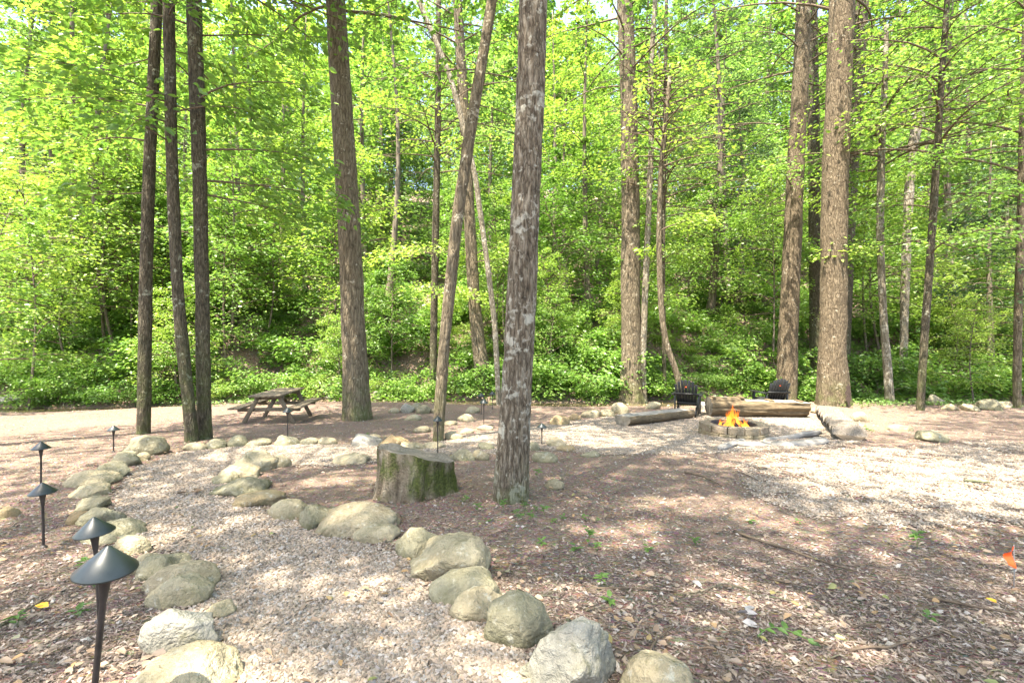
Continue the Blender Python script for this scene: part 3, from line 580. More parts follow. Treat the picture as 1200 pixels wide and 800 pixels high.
hill = [proto_tree('forest_tree', 100+k, 15+2*k, 1.0+.5*k, 3.6+.25*k, 44, (10500, 7000, 8500, 6000)[k], (.19, .25, .22, .31)[k], .2, ('leaf_c', 'leaf_y', 'leaf_c', 'leaf')[k], M['bark_far'], (0., .8), .15, spread=.24) for k in range(4)]
sap = [proto_tree('understory_tree', 200+k, 5.5+1.1*k, .9+.3*k, 1.9+.15*k, 34, (5200, 3600, 4600, 3000, 4200)[k], (.11, .15, .125, .19, .14)[k], .055, ('leaf_y', 'leaf', 'leaf_y', 'leaf', 'leaf_y')[k], M['bark_far'], (-.1, .8), .16, .6, spread=.22) for k in range(5)]
hem = [proto_tree('hemlock', 300+k, 13+3*k, 1.2+k, 3.0, 70, 17000, .11, .17, 'leaf_d', M['bark_far'], (-.05, .2), .25, .75, .3, .06) for k in range(2)]

slimp = [proto_tree('forest_tree', 150+k, 19+2*k, 7.5, 2.8, 30, 3600, .2, .19, 'leaf_y', M['bark_far']) for k in range(2)]
HL = ['full-crowned forest tree on the hillside', 'pale yellow-green forest tree on the hillside', 'tall forest tree with high foliage on the hillside', 'tallest deep green forest tree on the hillside']
# hillside wood: rows that stagger up the slope
y = 31.5; row = 0
while y < 74:
    span = y*1.22+4; step = 5.2+y*.03; x = -span+rr.uniform(0, step)
    while x < span:
        k = rr.randrange(4)
        place(hill[k], x+rr.uniform(-1.3, 1.3), y+rr.uniform(-1.4, 1.4), rr.uniform(0, 6.28), rr.uniform(.8, 1.15)*(1 if y < 38 else 1.45), HL[k]+', '+zone(x, y), 'tree', 'hillside '+('full', 'pale', 'narrow', 'deep green')[k]+' trees '+zone(x, y))
        x += step*rr.uniform(.75, 1.3)
    y += 5.0+y*.03; row += 1
# understory trees along the bank and road edge
SL = ['low yellow-green understory tree', 'slim green layered understory tree', 'airy yellow-green layered sapling', 'taller green understory tree', 'tallest bright yellow-green understory tree']
spots = [(-14.6, 12.8), (-16.2, 15.2), (-17.5, 18), (-12.2, 16.6), (-18.5, 14), (-20, 17), (-15, 20), (15.8, 15.5), (17.8, 18.5), (19.5, 16.5)]
for i in range(66):
    yy = (rr.uniform(17.3, 20.5) if i < 24 else rr.uniform(19, 25.4)) if i < 46 else rr.uniform(30.6, 36); spots.append((rr.uniform(-1.15, 1.15)*yy, yy))
for (x, yy) in spots:
    u = 600+x/yy*F
    if 790 < u < 900 and yy < 26 and rr.random() < .6: continue
    k = rr.randrange(5); place(sap[k], x, yy, rr.uniform(0, 6.28), (rr.uniform(.4, .75) if yy < 20 and x > -11 else rr.uniform(.75, 1.15)), SL[k]+(' on the creek bank ' if yy < 28 else ' across the road ')+zone(x, yy), 'tree', ('low', 'slim', 'airy', 'taller', 'tallest')[k]+(' bank ' if yy < 28 else ' roadside ')+'understory trees '+zone(x, yy))
place(hem[1], 10.2, 23.5, 1., 1.25, 'dark tall hemlock with drooping boughs behind the creek bank', 'tree', None)
place(hem[0], 12.6, 25.2, 2., .9, 'shadowy middle-sized hemlock beside the dark tall hemlock', 'tree', None)
place(hem[0], 19.2, 18.2, 3., .75, 'small dark hemlock with dense drooping boughs on the right bank', 'tree', None)
place(hem[0], -8.5, 34, 3., 1., 'blue-green hemlock showing between pale trees across the road', 'tree', None)
far = [(275, 23), (358, 27), (690, 22.5), (1130, 24), (455, 26), (60, 24), (90, 21), (1170, 33), (648, 27)]
for u, yy in far:
    x = (u-600)/F*yy; place(slimp[rr.randrange(2)], x, yy, rr.uniform(0, 6), rr.uniform(.85, 1.05), 'high-crowned straight forest tree on the bank '+zone(x, yy), 'tree', 'high-crowned bank trees '+zone(x, yy))

for (x, yy, k) in ((-18.2, 20.6, 1), (-24, 23, 2), (-14.2, 24.6, 1), (-28, 27.5, 0), (21, 21.5, 2)): place(hill[k], x, yy, rr.uniform(0, 6), .95, HL[k].replace('hillside', 'creek bank')+', '+zone(x, yy), 'tree', 'big bank trees '+zone(x, yy))
# shrubs
def proto_shrub(name, seed, H, Rw, nst, nleaf, size, leaf, ratio=.55):
    rg = np.random.default_rng(seed); root = bpy.data.objects.new(name, None); mb = MB(); lb = MB()
    lv = []
    for i in range(nst):
        a = rg.uniform(0, 6.28); L = Rw*rg.uniform(.55, 1.1); e = rg.uniform(.5, 1.25)
        limb(mb, lv, rg, (rg.normal(0, .1), rg.normal(0, .1), -.02), a, L, min(e, math.atan2(H, L)*1.05), nleaf//nst, size, .011, .5, .25, 4, .16)
    st = bpy.data.objects.new('stem', mb.mesh('stem', M['twig'])); st.parent = root
    put_leaves(lb, lv, 0, ratio); lf = bpy.data.objects.new('foliage', lb.mesh('foliage', M[leaf])); lf.parent = root
    return root
shr = [proto_shrub('shrub', 400+k, (.8, 1.2, 1.8, 1.2, 2.3)[k], (.9, 1.1, 1.1, .8, 1.3)[k], (14, 18, 16, 14, 18)[k], (1400, 1900, 1900, 1500, 2100)[k], (.085, .10, .11, .075, .12)[k], ('leaf_s', 'leaf', 'leaf_s', 'leaf_y', 'leaf_s')[k], (.5, .5, .6, .4, .55)[k]) for k in range(5)]
BL = ['low rounded green shrub in the creek bank thicket', 'spreading mid-green shrub in the creek bank thicket', 'upright dense green shrub in the creek bank thicket', 'small narrow-leaved yellow-green shrub in the creek bank thicket', 'tall big-leaved shrub in the creek bank thicket']
def shrub(k, x, y, s): place(shr[k], x, y, rr.uniform(0, 6.28), s, BL[k]+' '+zone(x, y), 'shrub', ('low', 'spreading', 'upright', 'narrow-leaved', 'tall')[k]+' bank shrubs '+zone(x, y))
n_s = 0
for i in range(62):
    yy = rr.uniform(30.8, 46); x = rr.uniform(-1.15, 1.15)*yy
    k = rr.choice([2, 4, 1, 3]); place(shr[k], x, yy, rr.uniform(0, 6.28), rr.uniform(1.5, 2.4), 'bushy green undergrowth shrub on the slope beyond the road, '+zone(x, yy), 'shrub', 'shrubs beyond the road '+zone(x, yy))
for i in range(250):
    yy = rr.uniform(22.5, 26) if i > 204 else 17.4+8.3*rr.random()**1.25; x = rr.uniform(-1.17, 1.17)*yy
    shrub(rr.choice([0, 1, 2, 3, 4, 4, 2]), x, yy, rr.uniform(.65, 1.2) if rr.random() < .8 else rr.uniform(1.3, 1.8)); n_s += 1
for (u, v, k, s) in [(30, 474, 1, 1.1), (75, 470, 2, 1.), (120, 468, 0, 1.1), (150, 468, 4, .8), (20, 455, 4, 1.), (60, 450, 2, 1.1), (105, 452, 4, 1.1), (185, 466, 0, 1.), (215, 464, 2, .9), (250, 465, 3, 1.1), (285, 463, 1, .9), (380, 462, 3, 1.), (350, 460, 3, 1.2), (455, 462, 3, 1.1), (480, 463, 0, 1.), (640, 450, 1, .9), (700, 468, 2, .75), (690, 462, 0, .9), (720, 462, 4, .6), (860, 456, 3, .9), (880, 456, 0, .9), (830, 452, 1, .8), (1010, 468, 0, .9), (1025, 470, 0, .7), (1060, 462, 1, .8), (1120, 462, 2, .8), (1150, 458, 4, .8), (1185, 462, 1, .9), (950, 455, 2, .8), (1100, 458, 3, .8)]:
    p = gp(u, v); shrub(k, p.x, p.y, s)
# low green ground cover on the bank and hillside
n = 95000; yy = np.concatenate([rng.uniform(16.8, 27, 38000), rng.uniform(30.2, 62, n-38000)]); xx = rng.uniform(-1.2, 1.2, n)*yy
k = n2(xx, yy, .45, 2, 50) > -.3; xx, yy = xx[k], yy[k]; n = len(xx); a = rng.uniform(0, 6.28, n)
P = np.stack([xx, yy, hgt(xx, yy)+rng.uniform(.02, .3, n)*np.where(yy > 30, 2., 1)], -1)
sz = rng.uniform(.09, .2, n)*np.where(yy > 30, 2.2, 1.15)
tag(MB().leaves(P, np.stack([np.cos(a), np.sin(a), rng.normal(0, .3, n)], -1), np.stack([rng.normal(0, .4, n), rng.normal(0, .4, n), np.ones(n)], -1), sz, sz*.6).obj('ground_cover', M['leaf_s']), 'low leafy green ground cover carpeting the bank and hillside', 'ground cover', kind='stuff')
px = [gp(u, v) for u, v in [(rr.uniform(985, 1180), rr.uniform(466, 477)) for _ in range(130)]+[(rr.uniform(0, 330), rr.uniform(468, 476)) for _ in range(160)]+[(rr.uniform(560, 740), rr.uniform(464, 470)) for _ in range(60)]]
ct = np.repeat(np.array([tuple(p) for p in px]), 16, 0); n = len(ct); ct[:, :2] += rng.normal(0, .14, (n, 2)); ct[:, 2] = hgt(ct[:, 0], ct[:, 1])+rng.uniform(.02, .14, n); a = rng.uniform(0, 6.28, n); sz = rng.uniform(.05, .11, n)
tag(MB().leaves(ct, np.stack([np.cos(a), np.sin(a), rng.normal(.2, .3, n)], -1), np.stack([rng.normal(0, .4, n), rng.normal(0, .4, n), np.ones(n)], -1), sz, sz*.6).obj('fringe_weeds', M['weed']), 'low green weeds fringing the far edge of the clearing', 'ground cover', kind='stuff')

# ------------------------------------------------------------------ rocks
def ico(sub):
    import bmesh
    bm = bmesh.new(); bmesh.ops.create_icosphere(bm, subdivisions=sub, radius=1)
    V = np.array([v.co[:] for v in bm.verts]); Fc = np.array([[v.index for v in f.verts] for f in bm.faces]); bm.free(); return V, Fc
ICO = {3: ico(3), 4: ico(4), 5: ico(5)}
def rock(u0, v0, u1, v1, mat, label, group=None, seed=0, ang=.0, flat=1., name='rock'):
    rg = np.random.default_rng(seed+7); uc = (u0+u1)/2; wpx, hpx = u1-u0, v1-v0
    f = gp(uc, min(v1, 850)); D = f.y; ppm = F/D
    a = wpx/ppm/2*1.17; el = math.atan2(v1-VH, F); b = a*rg.uniform(.7, .9)
    hv = hpx/ppm                                      # image height = vertical rise plus foreshortened depth
    c = max(.42*a, (hv-2*b*math.sin(el)*.35)/1.05)*flat; c = min(c, a*1.05)
    V, Fc = ICO[5 if wpx > 95 else 4 if wpx > 25 else 3]; V = V.copy()
    off = rg.uniform(-50, 50, 3)
    # facets: cut by random planes, then soften and roughen
    for _ in range(int(7+8*ang*2)):
        nrm = rg.normal(0, 1, 3); nrm /= np.linalg.norm(nrm); dd = rg.uniform(.58, .86) if ang > .15 else rg.uniform(.68, .92)
        t = V@nrm-dd; V = V-np.outer(np.maximum(t, 0)*(.75+.2*ang), nrm)
    r = 1+.10*fbm(V*1.1+off, 2, seed)+(.06+.06*ang)*fbm(V*3.+off, 3, seed+4)+.022*fbm(V*9+off, 3, seed+8)-.05*np.clip(.12-np.abs(vnoise(V*1.7+off, seed+21)), 0, 1)/.12*(.3+ang)
    V = V*r[:, None]; V *= np.array([a, b, c])/np.array([np.abs(V[:, 0]).max(), np.abs(V[:, 1]).max(), np.abs(V[:, 2]).max()])
    V[:, 2] = np.where(V[:, 2] < 0, V[:, 2]*.6, V[:, 2])
    V = V@rotx(rg.normal(0, .08)).T@roty(rg.normal(0, .10)).T
    y = D+b*.8; x = (uc-UC)/F*y; z = float(hgt(x, y))
    lift = c*.13
    o = MB().add(V, Fc).obj(name, M[mat], loc=(x, y, z+lift)); return tag(o, label, 'rock', group)
LEFT = 'olive tan boulder in the stone edging beside the path lights'
INN = 'tan boulder in the stone edging curving between path and stump'
TOPR = 'small tan stone in the far edging of the path bend'
MID = 'scattered pale stone between the leaning tree and the creek'
FIRE = 'rounded grey-tan stone near the log benches'
CRK = 'rough rock at the foot of the wooded bank'
RK = [
 (149, 510, 193, 534, 'rock_olive', 'big round olive boulder at the foot of the slender dark-trunked tree', None, .0),
 (130, 529, 162, 547, 'rock_olive', LEFT, 'left edging', .5), (161, 530, 175, 540, 'rock_tan', 'small tan stone tucked against the big round olive boulder', None, 0),
 (113, 541, 148, 562, 'rock_olive', LEFT, 'left edging', .3), (85, 553, 135, 571, 'rock_tan', LEFT, 'left edging', 0), (86, 568, 127, 583, 'rock_tan', LEFT, 'left edging', 0),
 (88, 583, 125, 600, 'rock_olive', LEFT, 'left edging', .5), (83, 598, 108, 615, 'rock_orange', 'flat orange-brown stone on the mulch side of the left edging', None, .5),
 (97, 594, 142, 617, 'rock_olive', LEFT, 'left edging', .5), (127, 606, 162, 626, 'rock_olive', LEFT, 'left edging', .5), (103, 620, 160, 638, 'rock_olive', LEFT, 'left edging', .6),
 (136, 628, 173, 651, 'rock_tan', LEFT, 'left edging', 0), (154, 649, 187, 672, 'rock_tan', LEFT, 'left edging', 0), (157, 650, 218, 683, 'rock_olive', 'layered slab leaning flat in the left path edging', None, .8),
 (178, 660, 251, 696, 'rock_tan', 'broad pale boulder partly behind a rounder one in the left edging', None, .1), (182, 672, 246, 713, 'rock_tan', 'rounded cream boulder in sun between the slab and a white-grey rock', None, 0),
 (242, 706, 275, 727, 'rock_tan', 'small wedge stone poking onto gravel behind the white-grey rock', None, .5), (176, 706, 258, 767, 'rock_grey', 'angular white-grey rock with a peaked ridge in the left edging', None, .9),
 (170, 761, 278, 818, 'rock_tan', 'long smooth tan boulder next to the white-grey peaked rock', None, 0),
 (217, 518, 241, 528, 'rock_tan', TOPR, 'far edging', 0), (243, 513, 269, 526, 'rock_olive', TOPR, 'far edging', .3), (267, 510, 289, 524, 'rock_olive', TOPR, 'far edging', 0), (288, 516, 317, 523, 'rock_olive', TOPR, 'far edging', 0),
 (324, 509, 352, 522, 'rock_olive', TOPR, 'far edging', .2), (352, 513, 373, 521, 'rock_olive', TOPR, 'far edging', 0), (374, 512, 395, 521, 'rock_tan', TOPR, 'far edging', 0), (414, 508, 447, 523, 'rock_grey', 'pale speckled stone next to the orange block behind the stump', None, .3),
 (446, 509, 480, 525, 'rock_orange', 'blocky orange-tan stone directly behind the mossy stump', None, .7), (470, 519, 497, 527, 'rock_tan', TOPR, 'far edging', 0), (497, 517, 522, 526, 'rock_tan', TOPR, 'far edging', .3), (393, 533, 437, 544, 'rock_tan', 'long flat slab lying in the path near the stump', None, .4),
 (275, 528, 328, 553, 'rock_tan', 'peaked tan boulder at the tip of the inner path curve', None, .6), (316, 532, 339, 548, 'rock_tan', INN, 'inner edging', 0), (260, 543, 306, 562, 'rock_tan', INN, 'inner edging', 0), (250, 553, 280, 567, 'rock_olive', INN, 'inner edging', .6),
 (254, 565, 322, 583, 'rock_olive', 'wide flat-topped olive rock where the inner edging turns', None, .9), (279, 577, 334, 595, 'rock_orange', 'brownish orange flat rock in the inner edging', None, .5), (314, 586, 363, 609, 'rock_tan', INN, 'inner edging', .1), (348, 592, 393, 622, 'rock_olive', 'steep-sided olive wedge boulder in the inner edging', None, .6),
 (375, 600, 463, 629, 'rock_tan', 'long low cream boulder in the inner edging near the stump', None, .1), (413, 615, 467, 637, 'rock_tan', 'low tan stone in front of the long cream boulder', None, .1), (467, 612, 532, 655, 'rock_olive', 'grey-olive boulder with steep sides against the big lumpy one', None, .6),
 (485, 615, 587, 684, 'rock_tan', 'big lumpy tan boulder, the tallest in the right edging', None, .6), (503, 665, 586, 710, 'rock_olive', 'smooth oval egg-shaped stone below the big lumpy boulder', None, 0), (530, 688, 597, 731, 'rock_tan', 'rounded brownish stone between the oval and the mossy round boulder', None, .2),
 (567, 696, 645, 760, 'rock_olive', 'round mottled green-grey boulder beside the largest grey boulder', None, .1), (613, 712, 728, 815, 'rock_grey', 'largest pale grey angular boulder with streaked faces', None, .9), (731, 769, 815, 830, 'rock_tan', 'smooth cream stone on the mulch past the largest grey boulder', None, 0),
 (470, 473, 486, 484, 'rock_grey', MID, 'middle stones', .3), (482, 472, 495, 481, 'rock_olive', MID, 'middle stones', .3), (487, 475, 504, 485, 'rock_olive', MID, 'middle stones', .3), (475, 485, 493, 493, 'rock_tan', MID, 'middle stones', .3), (485, 499, 504, 507, 'rock_tan', MID, 'middle stones', 0),
 (537, 485, 557, 494, 'rock_tan', MID, 'middle stones', 0), (546, 476, 562, 484, 'rock_tan', MID, 'middle stones', 0), (521, 505, 541, 515, 'rock_tan', MID, 'middle stones', 0), (526, 526, 555, 540, 'rock_olive', MID, 'middle stones', .2), (554, 527, 572, 539, 'rock_tan', MID, 'middle stones', .5), (559, 519, 579, 527, 'rock_olive', MID, 'middle stones', .2), (430, 508, 446, 516, 'rock_tan', MID, 'middle stones', 0), (455, 478, 468, 484, 'rock_tan', MID, 'middle stones', 0), (505, 478, 520, 484, 'rock_tan', MID, 'middle stones', 0), (520, 492, 535, 498, 'rock_tan', MID, 'middle stones', 0), (560, 497, 578, 504, 'rock_tan', MID, 'middle stones', 0), (540, 502, 556, 508, 'rock_tan', MID, 'middle stones', 0),
 (618, 513, 632, 528, 'rock_olive', 'dark mossy stone beside the lone path light by the big grey tree', None, .4), (625, 529, 652, 542, 'rock_olive', 'flat greenish stone in the mulch behind the big grey tree', None, .1), (640, 512, 662, 523, 'rock_tan', 'pale pointed stone right of the lone path light', None, .6), (652, 521, 673, 529, 'rock_orange', 'flat orange-tan stone below the pale pointed stone', None, .2),
 (645, 487, 667, 498, 'rock_orange', FIRE, 'fire pit stones', .1), (666, 485, 680, 492, 'rock_orange', FIRE, 'fire pit stones', 0), (682, 479, 705, 489, 'rock_tan', FIRE, 'fire pit stones', 0), (703, 480, 720, 488, 'rock_tan', FIRE, 'fire pit stones', 0), (681, 530, 702, 536, 'rock_olive', 'flat grey-green stone set in mulch before the gravel', None, .2), (639, 562, 661, 574, 'rock_tan', 'broken pale chunk of stone lying alone on mulch', None, .8),
 (716, 472, 736, 485, 'rock_tan', FIRE, 'fire pit stones', 0), (755, 471, 774, 479, 'rock_tan', FIRE, 'fire pit stones', 0), (815, 471, 834, 479, 'rock_grey', FIRE, 'fire pit stones', 0), (999, 481, 1016, 494, 'rock_tan', FIRE, 'fire pit stones', 0), (951, 477, 968, 485, 'rock_tan', FIRE, 'fire pit stones', 0),
 (1075, 504, 1109, 518, 'rock_olive', 'low half-buried olive stone on the mulch past the right log', None, .2), (1040, 496, 1066, 505, 'rock_olive', 'flat half-buried stone just right of the wavy log', None, .2),
 (1142, 468, 1172, 481, 'rock_olive', CRK, 'bank rocks', .9), (1126, 474, 1147, 482, 'rock_tan', CRK, 'bank rocks', .6), (1086, 461, 1106, 475, 'rock_olive', CRK, 'bank rocks', .6), (1165, 469, 1185, 478, 'rock_tan', CRK, 'bank rocks', .6), (1106, 473, 1122, 481, 'rock_tan', CRK, 'bank rocks', .5),
 (0, 464, 24, 474, 'rock_grey', CRK, 'bank rocks', .6), (438, 460, 452, 467, 'rock_grey', CRK, 'bank rocks', .6), (452, 458, 463, 465, 'rock_grey', CRK, 'bank rocks', .6), (380, 462, 392, 468, 'rock_grey', CRK, 'bank rocks', .6), (398, 459, 409, 465, 'rock_tan', CRK, 'bank rocks', .6), (425, 456, 437, 462, 'rock_tan', CRK, 'bank rocks', .6), (600, 460, 622, 470, 'rock_olive', CRK, 'bank rocks', .6), (722, 462, 740, 470, 'rock_olive', CRK, 'bank rocks', .6),
 (0, 592, 20, 607, 'rock_orange', 'flat tan rock lying out in the brown mulch beyond the path lights', None, .3),
]
for i, (u0, v0, u1, v1, mt, lb, gr, ang) in enumerate(RK): rock(u0, v0, u1, v1, mt, lb, gr, i*13, ang, name='boulder' if u1-u0 > 60 else 'stone')

# ------------------------------------------------------------------ stump
p = gp(487, 586); D0 = p.y+.28; ctr = Vector(((487-UC)/F*D0, D0, float(hgt((487-UC)/F*D0, D0))))
root = empty('tree_stump', ctr); k, n = 110, 46; th = np.arange(k)*2*PI/k; t = np.linspace(0, 1, n)
a_, b_ = .375, .33
Hs = .50-.17*(np.cos(th)*.5+.5)+.012*np.sin(th*3)+.006*np.sin(th*8+1)-.05*np.sin(th)
T, TH = np.meshgrid(t, th, indexing='ij'); Z = T*Hs[None]-.06*(1-T)
Q = np.stack([np.cos(TH)*4.5, np.sin(TH)*4.5, Z*2.5], -1)
fl = .42*np.exp(-Z/.09)*np.clip(.45+.8*np.cos(TH*3+.6)+.3*np.cos(TH*5), 0, 2)
rad = 1+.06*(1-2*np.abs(vnoise(Q*1.5*[1, 1, .4], 4)))+.04*(1-2*np.abs(vnoise(Q*3.5*[1, 1, .4], 5)))+.07*fbm(np.stack([np.cos(TH)*1.4, np.sin(TH)*1.4, Z], -1), 2, 6)+fl*.3+.08*np.exp(-Z/.12)*np.clip(-np.cos(TH), 0, 1)-.02*T
V = np.stack([a_*rad*np.cos(TH), b_*rad*np.sin(TH), Z], -1)
i, j = np.meshgrid(np.arange(n-1), np.arange(k), indexing='ij'); j2 = (j+1) % k
mb = MB().add(V, np.stack([i*k+j, i*k+j2, (i+1)*k+j2, (i+1)*k+j], -1).reshape(-1, 4)); mb.obj('bark', M['stump'], root)
rim = V[-1]; cc = rim.mean(0); rg = [cc+(rim-cc)*f+np.array([0, 0, .012*(1-f)])+np.stack([0*th, 0*th, .012*vnoise(np.stack([np.cos(th)*f*3, np.sin(th)*f*3, 0*th], -1), 8)], -1)*(f > .1) for f in (.02, .2, .4, .6, .8, .95)]+[rim]
V2 = np.concatenate(rg); m_ = len(rg); i, j = np.meshgrid(np.arange(m_-1), np.arange(k), indexing='ij'); j2 = (j+1) % k
MB().add(V2, np.stack([i*k+j, (i+1)*k+j, (i+1)*k+j2, i*k+j2], -1).reshape(-1, 4)).obj('cut_face', M['cut'], root)
tag(root, 'wide mossy tree stump with a slanted saw-cut top', 'stump')

# ------------------------------------------------------------------ path lights
def path_light(u, vtop, D, label, group=None, lean=(0, 0), h=.52, dia=.2):
    top = up(u, vtop, D); z0 = float(hgt(top.x, D)); hh = max(.34, min(top.z-z0, .62))
    root = empty('path_light', (top.x, D, z0)); root.rotation_euler = (lean[0], lean[1], 0)
    dia *= .78; r = dia/2; ch = dia*.46
    MB().lathe([(.0015, hh), (.008, hh-.004), (r*.5, hh-ch*.47), (r, hh-ch), (r*1.01, hh-ch-.004), (r*.985, hh-ch-.006), (r*.5, hh-ch*.52), (.01, hh-.02)], 40).obj('cap', M['lamp'], root)
    MB().lathe([(.0085, -.05), (.0085, hh-ch-.10), (.011, hh-ch-.085), (.014, hh-ch-.05), (.022, hh-ch-.005), (.024, hh-ch*.6), (.001, hh-ch*.5)], 20).obj('stake', M['stake'], root)
    MB().lathe([(.024, .0), (.020, .012), (.009, .02)], 16).obj('ground_collar', M['stake'], root)
    return tag(root, label, 'path light', group)
path_light(106, 638, 1.38, 'large leaning path light with green-black cone cap beside the left edging', lean=(0, R(5.5)))
path_light(117, 604, 2.2, 'path light with silvery sunlit cap directly behind the leaning one', dia=.2, lean=(R(1.5), R(-2)))
path_light(51, 565, 3.3, 'upright dark path light standing in open brown mulch', lean=(0, R(-1)))
path_light(48, 517, 4.75, 'dark path light behind the upright one in the mulch')
path_light(133, 498, 6.9, 'small path light in mulch just left of the round olive boulder')
path_light(337, 477, 7.6, 'small path light in front of the picnic table')
path_light(513, 487, 6.55, 'little path light standing before the leaning brown tree', dia=.18)
path_light(567, 467, 10.2, 'path light near the creek beside the curved-foot mossy trunk', dia=.26, h=.6)
path_light(564, 460, 12.3, 'tiny path light by the water with its cap above another light', dia=.26)
path_light(577, 458, 13.2, 'farthest tiny path light at the creek edge', dia=.26)
path_light(635, 495, 7.6, 'lone path light right of the big grey tree beside a mossy stone')

# ------------------------------------------------------------------ picnic table
def picnic(loc, rz):
    r = empty('picnic_table', loc, rz); W = M['table_wood']; Lt = 1.8
    for k in range(5): MB().box((0, (k-2)*.148, .735), (Lt, .142, .04)).obj('tabletop_plank', W, r)
    for s in (-1, 1):
        for q in (0, 1): MB().box((0, s*(.62+q*.148), .44), (Lt, .142, .04)).obj('seat_plank', W, r)
        for e in (-1, 1):
            a = np.array([e*.62, s*.24, .71]); b = np.array([e*.62, s*.62, -.01]); d = b-a; an = math.atan2(d[1], -d[2])
            MB().box((a+b)/2, (.04, .095, np.linalg.norm(d)), rotx(an)).obj('leg', W, r)
    for e in (-1, 1):
        MB().box((e*.578, 0, .372), (.038, 1.5, .092)).obj('seat_beam', W, r)
        MB().box((e*.578, 0, .668), (.038, .70, .088)).obj('top_cleat', W, r)
        a = np.array([e*.54, 0, .63]); b = np.array([e*.12, 0, .70]) if False else np.array([e*.10, 0, .69]); a = np.array([e*.555, 0, .40]); d = b-a
        MB().box((a+b)/2, (.04, .085, np.linalg.norm(d)*.95), roty(math.atan2(d[0], d[2]))).obj('brace', W, r)
    return tag(r, 'weathered wooden picnic table with attached benches on the mulch', 'picnic table')
picnic((-5.72, 11.15, float(hgt(-5.72, 11.15))-.01), R(96)).scale = (.93, .93, .93)

# ------------------------------------------------------------------ fire pit
fc = gp(859, 510); fc.y += .0; FZ = float(hgt(fc.x, fc.y))
root = empty('fire_pit', (fc.x, fc.y, FZ)); nb = 13; ro, ri = .61, .405
def block(r0, r1, a0, a1, z0, z1, mat, seed):
    rg = np.random.default_rng(seed); m = 6; a = np.linspace(a0, a1, m); pf = [(r1-.012, z1), (r1, z1-.012), (r1, z0+.01), (r1-.01, z0), (r0+.01, z0), (r0, z0+.01), (r0, z1-.012), (r0+.012, z1)]
    sh = rg.uniform(-.006, .006); V = np.array([[(x+sh)*math.cos(t), (x+sh)*math.sin(t), z] for t in a for x, z in pf]); V += .004*np.stack([vnoise(V*25, seed+q) for q in range(3)], -1)
    Fq = [[i*8+j, i*8+(j+1) % 8, (i+1)*8+(j+1) % 8, (i+1)*8+j] for i in range(m-1) for j in range(8)]
    mb = MB().add(V, Fq); mb.Fs.append((np.array([list(range(7, -1, -1)), [(m-1)*8+j for j in range(8)]]), 0)); return mb
for c in range(2):
    z0, z1 = ((-.03, .112), (.116, .242))[c]
    for k in range(nb):
        a0 = (k+.5*(c % 2))*2*PI/nb; g = .016
        block(ri, ro-.012*c, a0+g, a0+2*PI/nb-g, z0, z1, None, c*40+k).obj('brick', M['brick_sunlit'] if c else M['brick'], root, False)
MB().lathe([(.398, .0), (.398, .235), (.388, .235), (.388, .0)], 40).obj('steel_liner', M['steel'], root)
V, Fc = grid_mesh(np.linspace(-.38, .38, 24), np.linspace(-.38, .38, 24), 0); V[:, 2] = .07+.02*n2(V[:, 0], V[:, 1], 12, 2); kk = np.linalg.norm(V[Fc].mean(1)[:, :2], axis=1) < .385
MB().add(V, Fc[kk]).obj('ash_bed', M['ash'], root)
tag(root, 'round fire pit ringed with tan blocks on the gravel', 'fire pit')
for k in range(7):
    a = k*PI*2/7+.3; d = np.array([math.cos(a), math.sin(a), 0]); st = np.array([fc.x, fc.y, FZ+.09])+d*.30; en = np.array([fc.x, fc.y, FZ+.27+.02*(k % 3)])+d*-.04+np.array([0, 0, -.004*k])
    tt = np.linspace(0, 1, 8)[:, None]; pt = st+(en-st)*tt+.01*np.stack([vnoise(np.stack([tt[:, 0]*5, tt[:, 0]*0+k, tt[:, 0]*0+q], -1), 3) for q in range(3)], -1)
    tag(MB().tube(pt, .032+.008*(k % 2), 9).obj('firewood', M['char_shade'] if k % 3 else M['ember']), 'charred firewood stick leaning in the burning fire', 'firewood', 'firewood in the fire pit')
fl = empty('campfire_flame', (fc.x, fc.y, FZ+.11)); rg = np.random.default_rng(2)
for k in range(56):
    rad = rg.uniform(0, .30); a = rg.uniform(0, 6.28); hh = (.56-rad*1.15)*rg.uniform(.5, 1.1); w0 = rg.uniform(.011, .03); tt = np.linspace(0, 1, 14)
    x = rad*math.cos(a)*(1-.35*tt)+.05*tt*np.sin(tt*5+rg.uniform(0, 6))+.02*np.sin(tt*9+k); y = rad*math.sin(a)*(1-.35*tt)+.04*tt*np.sin(tt*4+rg.uniform(0, 6))
    pr = w0*np.sin(np.clip(tt*.93+.12, 0, 1)*PI)**.8*(1-.45*tt); pr[-1] = .001
    MB().tube(np.stack([x, y, hh*tt], -1), pr, 8, 0, False).obj('flame_tongue', M['fire'], fl)
tag(fl, 'orange campfire flames burning in the block fire pit', 'flame')

